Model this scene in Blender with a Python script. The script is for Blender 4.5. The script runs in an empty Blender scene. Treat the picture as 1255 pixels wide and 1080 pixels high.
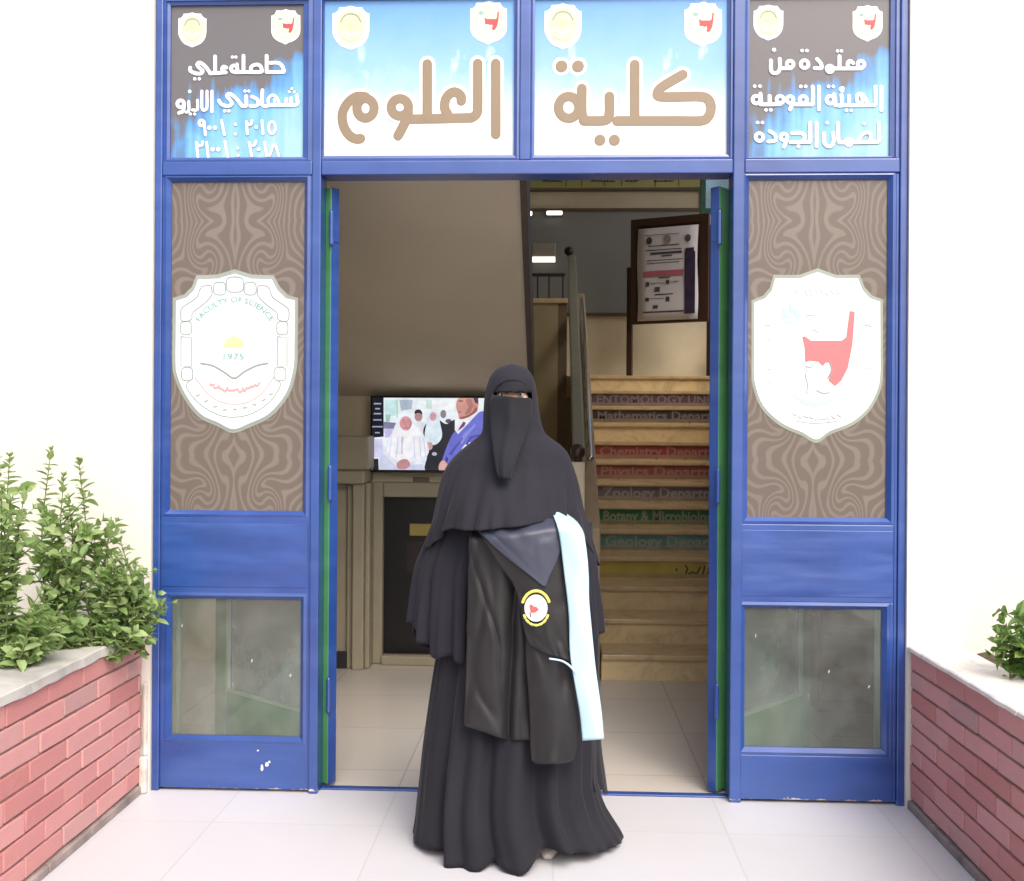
import bpy, bmesh, math, random
from mathutils import Vector, Matrix
random.seed(7)
SC = bpy.context.scene
COL = SC.collection
R = math.radians

# ------------------------------------------------------------------ camera
F_PX, W_PX, CX, HOR, CAM_H = 1270.0, 1255.0, 627.5, 533.0, 1.37
YAW, ROLL = R(2.4), R(0.35)
fw = Vector((-math.sin(YAW), math.cos(YAW), 0.0))
r0 = Vector((math.cos(YAW), math.sin(YAW), 0.0))
u0 = Vector((0, 0, 1))
rt = r0 * math.cos(ROLL) + u0 * math.sin(ROLL)
up = u0 * math.cos(ROLL) - r0 * math.sin(ROLL)
EYE = Vector((0, 0, CAM_H))
cam_d = bpy.data.cameras.new("camera")
cam = bpy.data.objects.new("camera", cam_d)
COL.objects.link(cam)
cam.matrix_world = Matrix(((rt.x, up.x, -fw.x, EYE.x), (rt.y, up.y, -fw.y, EYE.y), (rt.z, up.z, -fw.z, EYE.z), (0, 0, 0, 1)))
cam_d.sensor_fit = 'HORIZONTAL'; cam_d.sensor_width = 36.0
cam_d.lens = 36.0 * F_PX / W_PX
cam_d.shift_y = (HOR - 540.0) / W_PX
cam_d.clip_start = 0.05; cam_d.clip_end = 500
SC.camera = cam

# ------------------------------------------------------------------ light
SUN_EL, SUN_AZ = R(47), R(152)          # azimuth clockwise from +Y
world = bpy.data.worlds.new("World"); SC.world = world
world.use_nodes = True
wn = world.node_tree
bg = wn.nodes["Background"]
sky = wn.nodes.new("ShaderNodeTexSky")
sky.sky_type = 'NISHITA'; sky.sun_disc = False
sky.sun_elevation = SUN_EL; sky.sun_rotation = SUN_AZ
sky.air_density = 0.8; sky.dust_density = 6.0; sky.ozone_density = 0.6
wn.links.new(sky.outputs[0], bg.inputs[0])
bg.inputs[1].default_value = 0.15
sd = bpy.data.lights.new("sun", 'SUN'); sun = bpy.data.objects.new("sun", sd); COL.objects.link(sun)
sd.energy = 1.3; sd.angle = R(50); sd.color = (1.0, 0.98, 0.965)
sdir = Vector((math.sin(SUN_AZ) * math.cos(SUN_EL), math.cos(SUN_AZ) * math.cos(SUN_EL), math.sin(SUN_EL)))
sun.rotation_euler = (-sdir).to_track_quat('-Z', 'Y').to_euler()
sun.location = sdir * 30
SC.view_settings.view_transform = 'Standard'
SC.view_settings.look = 'None'
SC.view_settings.gamma = 1.0
SC.view_settings.use_curve_mapping = False
SC.view_settings.exposure = 0.70
SC.render.engine = 'CYCLES'
SC.cycles.max_bounces = 10
SC.cycles.diffuse_bounces = 6
SC.cycles.use_denoising = True

# ------------------------------------------------------------------ helpers
def P(u, v, Y):
    """point of the plane y = Y seen at photo pixel (u, v)"""
    d = fw + rt * ((u - CX) / F_PX) - up * ((v - HOR) / F_PX)
    return EYE + d * ((Y - EYE.y) / d.y)
def PX(u, Y, v=540): return P(u, v, Y).x
def PZ(u, v, Y): return P(u, v, Y).z
def lerp(a, b, t): return a + (b - a) * t
def smooth(t):
    t = max(0.0, min(1.0, t)); return t * t * (3 - 2 * t)
def interp(tab, x):
    """tab: sorted list of (x, y...) -> smooth (monotone-ish) interpolation of the y tuple"""
    if x <= tab[0][0]: return tab[0][1:]
    if x >= tab[-1][0]: return tab[-1][1:]
    for i in range(len(tab) - 1):
        a, b = tab[i], tab[i + 1]
        if a[0] <= x <= b[0]:
            t = (x - a[0]) / (b[0] - a[0])
            out = []
            for k in range(1, len(a)):
                p0 = tab[i - 1] if i > 0 else None
                p3 = tab[i + 2] if i + 2 < len(tab) else None
                m1 = (b[k] - p0[k]) / (b[0] - p0[0]) if p0 else (b[k] - a[k]) / (b[0] - a[0])
                m2 = (p3[k] - a[k]) / (p3[0] - a[0]) if p3 else (b[k] - a[k]) / (b[0] - a[0])
                h = b[0] - a[0]
                t2, t3 = t * t, t * t * t
                out.append((2*t3-3*t2+1)*a[k] + (t3-2*t2+t)*h*m1 + (-2*t3+3*t2)*b[k] + (t3-t2)*h*m2)
            return tuple(out)

class MB:
    def __init__(self): self.v = []; self.f = []; self.m = []
    def add(self, vs, fs, mi=0):
        o = len(self.v); self.v += [tuple(x) for x in vs]
        self.f += [tuple(i + o for i in f) for f in fs]; self.m += [mi] * len(fs)
    def box(self, x0, x1, y0, y1, z0, z1, mi=0):
        if x0 > x1: x0, x1 = x1, x0
        if y0 > y1: y0, y1 = y1, y0
        if z0 > z1: z0, z1 = z1, z0
        vs = [(x0,y0,z0),(x1,y0,z0),(x1,y1,z0),(x0,y1,z0),(x0,y0,z1),(x1,y0,z1),(x1,y1,z1),(x0,y1,z1)]
        self.add(vs, [(0,3,2,1),(4,5,6,7),(0,1,5,4),(1,2,6,5),(2,3,7,6),(3,0,4,7)], mi)
    def xbox(self, mat, x0, x1, y0, y1, z0, z1, mi=0):
        n = len(self.v); self.box(x0, x1, y0, y1, z0, z1, mi)
        self.v[n:] = [tuple(mat @ Vector(p)) for p in self.v[n:]]
    def poly(self, pts, depth, mi=0, axis=(0, 1, 0)):
        """flat polygon given front points, given a thickness along axis"""
        n = len(pts); a = Vector(axis) * depth
        vs = [Vector(p) for p in pts] + [Vector(p) + a for p in pts]
        fs = [tuple(range(n)), tuple(range(2*n-1, n-1, -1))] + [(i, i+n, (i+1) % n + n, (i+1) % n) for i in range(n)]
        self.add(vs, fs, mi)
    def frame(self, x0, x1, z0, z1, w, yo, yi, yb, mi=0):
        """picture-frame moulding: outer rectangle at yo, inner at yi, width w"""
        o = [(x0,z0),(x1,z0),(x1,z1),(x0,z1)]
        q = [(x0+w,z0+w),(x1-w,z0+w),(x1-w,z1-w),(x0+w,z1-w)]
        h = [(x0+w*.45,z0+w*.45),(x1-w*.45,z0+w*.45),(x1-w*.45,z1-w*.45),(x0+w*.45,z1-w*.45)]
        vs = [(x,yo,z) for x,z in o] + [(x,yo-.003,z) for x,z in h] + [(x,yi,z) for x,z in q] + [(x,yb,z) for x,z in q] + [(x,yb,z) for x,z in o]
        fs = []
        for r in range(4):
            for i in range(4):
                j = (i+1) % 4; fs.append((r*4+i, r*4+j, r*4+4+j, r*4+4+i))
        for i in range(4):
            j = (i+1) % 4; fs.append((16+i, 16+j, j, i))
        self.add(vs, fs, mi)
    def tube(self, pts, rad, n=8, mi=0, flat=None, cap=True):
        """round tube along 3-D points; rad number or list; flat=(axis,k) squashes along an axis"""
        pts = [Vector(p) for p in pts]
        rads = rad if isinstance(rad, (list, tuple)) else [rad] * len(pts)
        if cap:
            d0 = (pts[0] - pts[1]).normalized(); d1 = (pts[-1] - pts[-2]).normalized()
            pre = []; post = []
            for t in (1.0, .92, .7, .38):
                pre.append((pts[0] + d0 * rads[0] * t, rads[0] * math.sqrt(max(0, 1 - t*t)) + 1e-5))
                post.append((pts[-1] + d1 * rads[-1] * t, rads[-1] * math.sqrt(max(0, 1 - t*t)) + 1e-5))
            allp = pre + list(zip(pts, rads)) + post[::-1]
        else: allp = list(zip(pts, rads))
        P_ = [a for a, _ in allp]; r_ = [b for _, b in allp]
        vs = []; prev = None
        for i, p in enumerate(P_):
            t = (P_[min(i+1, len(P_)-1)] - P_[max(i-1, 0)])
            t = t.normalized() if t.length > 1e-9 else Vector((0, 0, 1))
            if flat:
                a = Vector(flat[0]); b = t.cross(a).normalized()
                for k in range(n):
                    th = 2*math.pi*k/n
                    vs.append(p + b*(r_[i]*math.cos(th)) + a*(r_[i]*flat[1]*math.sin(th)))
            else:
                if prev is None:
                    a = t.orthogonal().normalized()
                else:
                    a = (prev - t * prev.dot(t))
                    a = a.normalized() if a.length > 1e-6 else t.orthogonal().normalized()
                prev = a; b = t.cross(a)
                for k in range(n):
                    th = 2*math.pi*k/n
                    vs.append(p + a*(r_[i]*math.cos(th)) + b*(r_[i]*math.sin(th)))
        fs = []
        for i in range(len(P_)-1):
            for k in range(n):
                j = (k+1) % n
                fs.append((i*n+k, i*n+j, (i+1)*n+j, (i+1)*n+k))
        fs.append(tuple(range(n-1, -1, -1))); fs.append(tuple(range((len(P_)-1)*n, len(P_)*n)))
        self.add(vs, fs, mi)
    def disc(self, c, rad, k=.15, mi=0, n=20, axis=(0, 1, 0)):
        """lens-shaped dot facing -Y"""
        c = Vector(c); vs = []; fs = []
        rings = [(1.0, 0.0), (.8, -.6), (.45, -.9)]
        for rr, h in rings:
            for i in range(n):
                th = 2*math.pi*i/n
                vs.append(c + Vector((rad*rr*math.cos(th), rad*k*h, rad*rr*math.sin(th))))
        vs.append(c + Vector((0, -rad*k, 0)))
        for r in range(2):
            for i in range(n):
                j = (i+1) % n; fs.append((r*n+i, r*n+j, (r+1)*n+j, (r+1)*n+i))
        for i in range(n): fs.append((2*n+i, 2*n+(i+1) % n, 3*n))
        self.add(vs, fs, mi)
    def sphere(self, c, rx, ry=None, rz=None, nu=20, nv=12, mi=0):
        ry = rx if ry is None else ry; rz = rx if rz is None else rz
        vs = [(c[0], c[1], c[2]+rz)]
        for i in range(1, nv):
            ph = math.pi*i/nv
            for k in range(nu):
                th = 2*math.pi*k/nu
                vs.append((c[0]+rx*math.sin(ph)*math.cos(th), c[1]+ry*math.sin(ph)*math.sin(th), c[2]+rz*math.cos(ph)))
        vs.append((c[0], c[1], c[2]-rz)); L = len(vs)-1
        fs = [(0, 1+k, 1+(k+1) % nu) for k in range(nu)]
        for i in range(nv-2):
            for k in range(nu):
                j = (k+1) % nu; a = 1+i*nu; b = a+nu
                fs.append((a+k, b+k, b+j, a+j))
        a = 1+(nv-2)*nu
        fs += [(a+k, L, a+(k+1) % nu) for k in range(nu)]
        self.add(vs, fs, mi)
    def grid(self, rows, mi=0, closed=False):
        n = len(rows[0]); vs = [p for r in rows for p in r]; fs = []
        for i in range(len(rows)-1):
            for k in range(n if closed else n-1):
                j = (k+1) % n
                fs.append((i*n+k, i*n+j, (i+1)*n+j, (i+1)*n+k))
        self.add(vs, fs, mi)
    def build(self, name, mats, parent=None, bevel=0, smooth_=False, solid=0, subsurf=0, origin=None, seg=2):
        me = bpy.data.meshes.new(name)
        vs = self.v
        off = Vector(origin) if origin else Vector((0, 0, 0))
        if origin: vs = [tuple(Vector(p) - off) for p in vs]
        me.from_pydata(vs, [], self.f)
        if not isinstance(mats, (list, tuple)): mats = [mats]
        for m in mats: me.materials.append(m)
        for i, p in enumerate(me.polygons):
            p.material_index = self.m[i]; p.use_smooth = smooth_
        bm = bmesh.new(); bm.from_mesh(me)
        bmesh.ops.recalc_face_normals(bm, faces=bm.faces[:]); bm.to_mesh(me); bm.free()
        me.update()
        o = bpy.data.objects.new(name, me); COL.objects.link(o)
        o.location = off
        if parent is not None:
            o.parent = parent
            o.matrix_parent_inverse = Matrix.Identity(4)
            o.location = off - WORLD[parent.name]
        WORLD[o.name] = off
        if solid:
            md = o.modifiers.new("thickness", 'SOLIDIFY'); md.thickness = solid; md.offset = -1
        if bevel:
            md = o.modifiers.new("bevel", 'BEVEL'); md.width = bevel; md.segments = seg; md.limit_method = 'ANGLE'; md.angle_limit = R(40)
            md.harden_normals = False
        if subsurf:
            md = o.modifiers.new("subsurf", 'SUBSURF'); md.levels = subsurf; md.render_levels = subsurf
        return o
WORLD = {}
def tag(o, label=None, cat=None, group=None, kind=None):
    if label: o["label"] = label
    if cat: o["category"] = cat
    if group: o["group"] = group
    if kind: o["kind"] = kind
    return o
def thing(name, label, cat, loc=(0, 0, 0), group=None):
    o = bpy.data.objects.new(name, None); COL.objects.link(o)
    o.empty_display_size = .1
    o.location = loc; WORLD[o.name] = Vector(loc)
    return tag(o, label, cat, group)

def curve_pts(pts, n=6, closed=False):
    """Catmull-Rom through 2-D/3-D points"""
    pts = [Vector(p) for p in pts]; out = []; N = len(pts)
    rng = N if closed else N - 1
    for i in range(rng):
        p1 = pts[i]; p2 = pts[(i+1) % N]
        p0 = pts[(i-1) % N] if (closed or i > 0) else p1 * 2 - p2
        p3 = pts[(i+2) % N] if (closed or i+2 < N) else p2 * 2 - p1
        for k in range(n):
            t = k / n
            out.append(.5 * ((2*p1) + (-p0+p2)*t + (2*p0-5*p1+4*p2-p3)*t*t + (-p0+3*p1-3*p2+p3)*t**3))
    if not closed: out.append(pts[-1])
    return out

def text_mesh(mb, body, mapper, size=1.0, mi=0, depth=.002, bold=0.0, fit=None):
    """built-in font text as flat-extruded faces; mapper((x, y)) -> 3-D front point, depth runs along +Y"""
    cu = bpy.data.curves.new("letters", 'FONT'); cu.body = body; cu.size = size
    cu.offset = bold; cu.resolution_u = 2; cu.align_x = 'LEFT'
    ob = bpy.data.objects.new("letters", cu); COL.objects.link(ob)
    dg = bpy.context.evaluated_depsgraph_get(); dg.update()
    me = bpy.data.meshes.new_from_object(ob.evaluated_get(dg))
    vs = [(v.co.x, v.co.y) for v in me.vertices]
    if vs:
        if fit:
            x0 = min(v[0] for v in vs); x1 = max(v[0] for v in vs)
            vs = [((x-x0)/(x1-x0)*fit, y) for x, y in vs]
        mb.add([mapper(p) for p in vs], [tuple(p.vertices) for p in me.polygons], mi)
    bpy.data.objects.remove(ob); bpy.data.curves.remove(cu); bpy.data.meshes.remove(me)

# ------------------------------------------------------------------ materials
MATS = {}
class NT:
    def __init__(self, name):
        self.m = bpy.data.materials.new(name); self.m.use_nodes = True
        self.t = self.m.node_tree; self.b = self.t.nodes["Principled BSDF"]; self.out = self.t.nodes["Material Output"]
    def n(self, typ, **kw):
        x = self.t.nodes.new(typ)
        for k, v in kw.items(): setattr(x, k, v)
        return x
    def l(self, a, b): self.t.links.new(a, b)
    def coords(self, which="Object", scale=(1, 1, 1)):
        tc = self.n("ShaderNodeTexCoord"); mp = self.n("ShaderNodeMapping"); mp.inputs["Scale"].default_value = scale
        self.l(tc.outputs[which], mp.inputs[0]); return mp.outputs[0]
    def noise(self, vec, scale, detail=4, rough=.55, dist=0):
        x = self.n("ShaderNodeTexNoise"); x.inputs["Scale"].default_value = scale
        x.inputs["Detail"].default_value = detail; x.inputs["Roughness"].default_value = rough
        x.inputs["Distortion"].default_value = dist
        if vec is not None: self.l(vec, x.inputs["Vector"])
        return x.outputs[0]
    def ramp(self, fac, stops):
        x = self.n("ShaderNodeValToRGB"); e = x.color_ramp.elements
        while len(e) < len(stops): e.new(.5)
        for i, (p, c) in enumerate(stops):
            e[i].position = p; e[i].color = (c[0], c[1], c[2], 1) if not isinstance(c, (int, float)) else (c, c, c, 1)
        self.l(fac, x.inputs[0]); return x.outputs[0]
    def mix(self, fac, a, b, mode='MIX'):
        x = self.n("ShaderNodeMix", data_type='RGBA', blend_type=mode)
        if isinstance(fac, (int, float)): x.inputs[0].default_value = fac
        else: self.l(fac, x.inputs[0])
        for s, val in ((6, a), (7, b)):
            if isinstance(val, (tuple, list)): x.inputs[s].default_value = (val[0], val[1], val[2], 1)
            else: self.l(val, x.inputs[s])
        return x.outputs[2]
    def math(self, op, a, b=None):
        x = self.n("ShaderNodeMath", operation=op)
        for s, val in ((0, a), (1, b)):
            if val is None: continue
            if isinstance(val, (int, float)): x.inputs[s].default_value = val
            else: self.l(val, x.inputs[s])
        return x.outputs[0]
    def bump(self, h, strength=.2, dist=.01):
        x = self.n("ShaderNodeBump"); x.inputs["Strength"].default_value = strength; x.inputs["Distance"].default_value = dist
        self.l(h, x.inputs["Height"]); self.l(x.outputs[0], self.b.inputs["Normal"])
    def set(self, **kw):
        names = dict(col="Base Color", rough="Roughness", metal="Metallic", spec="Specular IOR Level", sheen="Sheen Weight", coat="Coat Weight",
                     trans="Transmission Weight", ior="IOR", ecol="Emission Color", estr="Emission Strength", coatr="Coat Roughness", sheenr="Sheen Roughness")
        for k, v in kw.items():
            s = self.b.inputs[names[k]]
            if isinstance(v, (int, float)): s.default_value = v
            elif isinstance(v, (tuple, list)): s.default_value = (v[0], v[1], v[2], 1)
            else: self.l(v, s)
        return self

def simple(name, col, rough=.6, var=.12, scale=6, bump=0.0, bscale=40, **kw):
    """principled with a little mottling"""
    if name in MATS: return MATS[name]
    t = NT(name); c = t.coords()
    n = t.noise(c, scale, 5)
    lo = tuple(x * (1 - var) for x in col); hi = tuple(min(1, x * (1 + var)) for x in col)
    t.set(col=t.ramp(n, [(.3, lo), (.7, hi)]), rough=rough, **kw)
    if bump: t.bump(t.noise(c, bscale, 4), bump, .004)
    MATS[name] = t.m; return t.m
def flat(name, col, rough=.5, **kw):
    if name in MATS: return MATS[name]
    t = NT(name); t.set(col=tuple(col), rough=rough, **kw); MATS[name] = t.m; return t.m
def glow(name, col, s=1.0):
    if name in MATS: return MATS[name]
    t = NT(name); t.set(col=(0.01, 0.01, 0.01), ecol=tuple(col), estr=s, rough=.3); MATS[name] = t.m; return t.m

def m_paint(name, col, worn=(.55, .6, .8), wavy=False):
    t = NT(name); c = t.coords()
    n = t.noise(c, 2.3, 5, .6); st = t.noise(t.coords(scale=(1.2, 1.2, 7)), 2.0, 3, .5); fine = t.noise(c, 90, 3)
    big = t.noise(c, 3.5, 2, .5)
    lo = tuple(x * .8 for x in col); hi = tuple(x * 1.22 for x in col)
    base = t.ramp(n, [(.3, lo), (.7, hi)])
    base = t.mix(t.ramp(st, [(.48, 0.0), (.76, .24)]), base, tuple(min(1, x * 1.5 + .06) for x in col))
    chip = t.ramp(t.noise(c, 11, 6, .7), [(.715, 0.0), (.73, .8)])
    base = t.mix(chip, base, worn)
    sz = t.n("ShaderNodeSeparateXYZ"); t.l(c, sz.inputs[0])
    foot = t.math('LESS_THAN', t.math('ADD', sz.outputs[2], t.math('MULTIPLY', t.noise(c, 14, 5, .7), -.075)), -.027)
    foot = t.math('MULTIPLY', foot, t.math('GREATER_THAN', sz.outputs[2], .0105))
    base = t.mix(foot, base, t.ramp(t.noise(c, 30, 3), [(.4, (.40, .24, .15)), (.6, (.52, .50, .48))]))
    t.set(col=base, rough=t.ramp(n, [(.3, .26), (.7, .45)]), spec=.7, coat=.6, coatr=.22)
    hgt = t.math('ADD', t.math('MULTIPLY', big, 1.0), t.math('MULTIPLY', fine, .04))
    if wavy:
        wv = t.noise(t.coords(scale=(1.2, 1.2, 5.5)), 1.9, 1.5, .45, .2)
        hgt = t.math('ADD', t.math('MULTIPLY', wv, 1.0), t.math('MULTIPLY', fine, .02))
        t.bump(hgt, .6, .03)
    else: t.bump(hgt, .25, .02)
    return t.m
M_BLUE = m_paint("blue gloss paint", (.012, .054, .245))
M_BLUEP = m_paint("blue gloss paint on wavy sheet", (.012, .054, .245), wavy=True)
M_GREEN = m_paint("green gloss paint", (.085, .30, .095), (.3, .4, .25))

def m_wall():
    t = NT("white masonry paint"); c = t.coords()
    n = t.noise(c, 1.2, 6, .6); s = t.noise(t.coords(scale=(6, 6, .7)), 1.5, 4)
    base = t.ramp(n, [(.3, (.635, .61, .55)), (.7, (.685, .665, .61))])
    base = t.mix(t.ramp(s, [(.55, 0.0), (.85, .25)]), base, (.55, .52, .46))
    t.set(col=base, rough=.85); t.bump(t.noise(c, 45, 5, .7), .25, .004); return t.m
M_WALL = m_wall()

def m_tile(name, c1, c2, grout, size, rough, joint=.004, vein=.08):
    t = NT(name); c = t.coords()
    br = t.n("ShaderNodeTexBrick"); br.offset = 0; br.inputs["Scale"].default_value = 1.0
    br.inputs["Brick Width"].default_value = size; br.inputs["Row Height"].default_value = size
    br.inputs["Mortar Size"].default_value = joint; br.inputs["Mortar Smooth"].default_value = .3
    br.inputs["Color1"].default_value = (*c1, 1); br.inputs["Color2"].default_value = (*c2, 1); br.inputs["Mortar"].default_value = (*grout, 1)
    br.inputs["Bias"].default_value = 0
    t.l(c, br.inputs[0])
    v = t.noise(c, 9, 5, .6); dirt = t.noise(c, 1.6, 2, .5)
    col = t.mix(t.ramp(v, [(.35, 0.0), (.75, vein * 1.5)]), br.outputs[0], tuple(x * .72 for x in c1))
    col = t.mix(t.ramp(dirt, [(.45, 0.0), (.85, .22)]), col, tuple(x * y for x, y in zip(c1, (.74, .70, .64))))
    spk = t.ramp(t.noise(c, 130, 2), [(.70, 0.0), (.76, .25)])
    col = t.mix(spk, col, (.35, .31, .27))
    t.set(col=col, rough=t.ramp(dirt, [(.3, rough), (.7, min(1, rough + .12))]))
    t.bump(t.math('SUBTRACT', 1.0, br.outputs[1]), .25, .003)
    return t.m
M_FLOOR = m_tile("pale terrazzo tiles", (.555, .562, .595), (.53, .537, .568), (.49, .49, .51), .6, .35, vein=.03)
M_HALL = m_tile("hall terrazzo tiles", (.56, .53, .49), (.52, .49, .45), (.42, .39, .36), .6, .14, vein=.02)
M_EARTH = simple("dusty forecourt concrete", (.45, .42, .38), .9, .2, .8, .2, 20)

def m_marble(name, c, rough=.3):
    t = NT(name); co = t.coords()
    v = t.noise(co, 4, 8, .7, 1.5)
    col = t.ramp(v, [(.35, tuple(x*.75 for x in c)), (.5, c), (.7, tuple(min(1, x*1.12) for x in c))])
    t.set(col=col, rough=rough); t.bump(t.noise(co, 60, 3), .05, .002); return t.m
M_COPING = m_marble("worn white marble coping", (.46, .45, .43), .6)
M_COPINGW = m_marble("white marble coping", (.66, .64, .61), .45)
M_STEP = m_marble("beige marble stair", (.76, .585, .32), .35)
M_TREAD = m_marble("beige marble tread", (.60, .445, .24), .3)

def m_brick():
    t = NT("red painted brick"); c = t.coords()
    g = t.n("ShaderNodeNewGeometry")
    base = t.ramp(g.outputs["Random Per Island"], [(0, (.49, .195, .185)), (.4, (.56, .25, .24)), (.75, (.60, .29, .28)), (.88, (.50, .29, .28)), (1, (.48, .275, .27))])
    n = t.noise(c, 14, 6, .7); base = t.mix(t.ramp(n, [(.5, 0.0), (.8, .5)]), base, (.50, .24, .21))
    drip = t.ramp(t.noise(t.coords(scale=(9, 9, 2.2)), 2.1, 4, .6), [(.70, 0.0), (.74, .75)])
    base = t.mix(drip, base, (.68, .60, .55))
    t.set(col=base, rough=.62); t.bump(t.noise(c, 38, 6, .75), .6, .006); return t.m
M_BRICK = m_brick()
M_MORTAR = simple("grey mortar", (.26, .18, .17), .95, .3, 20)
M_SOIL = simple("dry brown soil", (.09, .06, .04), 1.0, .5, 25, .8, 30)

def m_glass(name, tint=(.9, .97, .93), dust=.1):
    t = NT(name)
    g = t.n("ShaderNodeBsdfGlass"); g.inputs["Color"].default_value = (*tint, 1); g.inputs["Roughness"].default_value = 0.0; g.inputs["IOR"].default_value = 1.25
    d = t.n("ShaderNodeBsdfDiffuse"); d.inputs["Color"].default_value = (.74, .79, .76, 1)
    tr = t.n("ShaderNodeBsdfTransparent"); tr.inputs["Color"].default_value = (*tint, 1)
    gl = t.n("ShaderNodeBsdfGlossy"); gl.inputs["Roughness"].default_value = .02
    fr = t.n("ShaderNodeFresnel"); fr.inputs["IOR"].default_value = 1.45
    m1 = t.n("ShaderNodeMixShader"); m2 = t.n("ShaderNodeMixShader")
    t.l(fr.outputs[0], m1.inputs[0]); t.l(tr.outputs[0], m1.inputs[1]); t.l(gl.outputs[0], m1.inputs[2])
    c = t.coords()
    du = t.ramp(t.noise(c, 3.5, 6, .65), [(.35, dust * .5), (.75, dust * 1.8)])
    spot = t.ramp(t.noise(t.coords(scale=(12, 12, 5)), 2.2, 3, .5), [(.735, 0.0), (.76, .6)])
    f = t.math('MAXIMUM', du, spot)
    t.l(f, m2.inputs[0]); t.l(m1.outputs[0], m2.inputs[1]); t.l(d.outputs[0], m2.inputs[2])
    t.l(m2.outputs[0], t.out.inputs[0]); return t.m
M_GLASS = m_glass("dusty door glass", dust=.075)
M_GLASS2 = m_glass("leaf glass", (.84, .89, .88), .22)

def m_film():
    """brown decorative film with flowing flame-like bands mirrored about the middle of each repeat"""
    t = NT("brown swirl film"); c = t.coords()
    sx = t.n("ShaderNodeSeparateXYZ"); t.l(c, sx.inputs[0])
    M = t.math
    nz = t.n("ShaderNodeTexNoise"); nz.inputs["Scale"].default_value = 5.0; nz.inputs["Detail"].default_value = 1.0
    ax = M('ABSOLUTE', M('ADD', sx.outputs[0], .012))
    cb = t.n("ShaderNodeCombineXYZ"); t.l(ax, cb.inputs[0]); t.l(sx.outputs[2], cb.inputs[1]); t.l(cb.outputs[0], nz.inputs["Vector"])
    zz = M('SUBTRACT', M('PINGPONG', M('ADD', sx.outputs[2], 10.02), .30), .15)
    def swirl(x, z, cx, cz, turn, rad):
        dx = M('SUBTRACT', x, cx); dz = M('SUBTRACT', z, cz)
        r2 = M('ADD', M('MULTIPLY', dx, dx), M('MULTIPLY', M('MULTIPLY', dz, dz), .5))
        a = M('MULTIPLY', M('EXPONENT', M('MULTIPLY', r2, -1.0 / (rad * rad))), turn)
        ca = M('COSINE', a); sa = M('SINE', a)
        return (M('ADD', M('SUBTRACT', M('MULTIPLY', dx, ca), M('MULTIPLY', dz, sa)), cx),
                M('ADD', M('ADD', M('MULTIPLY', dx, sa), M('MULTIPLY', dz, ca)), cz))
    x1, z1 = swirl(ax, zz, .118, .02, 2.9, .058)
    x1, z1 = swirl(x1, z1, .045, -.10, -1.4, .045)
    fan = M('ADD', 1.0, M('MULTIPLY', M('SINE', M('MULTIPLY', z1, 13.66)), .30))
    psi = M('ADD', M('MULTIPLY', x1, fan), M('MULTIPLY', M('SUBTRACT', nz.outputs[0], .5), .05))
    bands = M('SINE', M('MULTIPLY', psi, 172.0))
    f = t.ramp(M('ADD', M('MULTIPLY', bands, .5), .5), [(.52, 0.0), (.85, 1.0)])
    base = t.mix(f, (.128, .104, .087), (.185, .157, .134))
    base = t.mix(t.ramp(t.noise(c, 3, 4), [(.3, 0.0), (.8, .35)]), base, (.11, .09, .075))
    t.set(col=base, rough=.30, spec=.5); t.bump(f, .08, .002); return t.m
M_FILM = m_film()

def m_signblue():
    t = NT("printed sky gradient"); c = t.coords()
    sx = t.n("ShaderNodeSeparateXYZ"); t.l(c, sx.inputs[0])
    n = t.noise(c, 5, 4, .6)
    g = t.math('ADD', t.math('MULTIPLY', sx.outputs[2], 1.75), t.math('MULTIPLY', t.math('SUBTRACT', n, .5), .35))
    col = t.ramp(t.math('ADD', g, .5), [(.08, (.60, .63, .66)), (.34, (.45, .59, .66)), (.56, (.25, .45, .65)), (.95, (.14, .33, .64))])
    bl = t.ramp(t.noise(t.coords(scale=(6, 6, 3)), 2, 3), [(.62, 0.0), (.72, .35)])
    t.set(col=t.mix(bl, col, (.75, .86, .90)), rough=.22); return t.m
M_SIGNBLUE = m_signblue()
def m_signgrey():
    t = NT("grey and printed blue cloud"); c = t.coords()
    sx = t.n("ShaderNodeSeparateXYZ"); t.l(c, sx.inputs[0])
    n = t.noise(t.coords(scale=(1, 1, .6)), 5.5, 4, .5, .4)
    st = t.noise(t.coords(scale=(16, 1, .8)), 1.6, 2)
    low = t.math('MULTIPLY', t.math('ADD', sx.outputs[2], .02), -1.3)
    right = t.math('MULTIPLY', sx.outputs[0], .9)
    top = t.ramp(sx.outputs[2], [(.10, 0.0), (.17, -.4)])
    top = t.math('MULTIPLY', t.math('MAXIMUM', t.math('SUBTRACT', sx.outputs[2], .07), 0.0), -3.5)  # clouds give way to plain grey towards the top
    k = t.math('ADD', t.math('ADD', n, low), t.math('ADD', right, top))
    k = t.math('ADD', k, t.math('MULTIPLY', t.math('SUBTRACT', st, .5), .45))
    col = t.ramp(k, [(.46, (.13, .125, .13)), (.56, (.09, .24, .48)), (.74, (.16, .40, .60)), (.98, (.27, .48, .60)), (1.0, (.30, .52, .62))])
    t.set(col=col, rough=.22); return t.m
M_SIGNGREY = m_signgrey()

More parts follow.
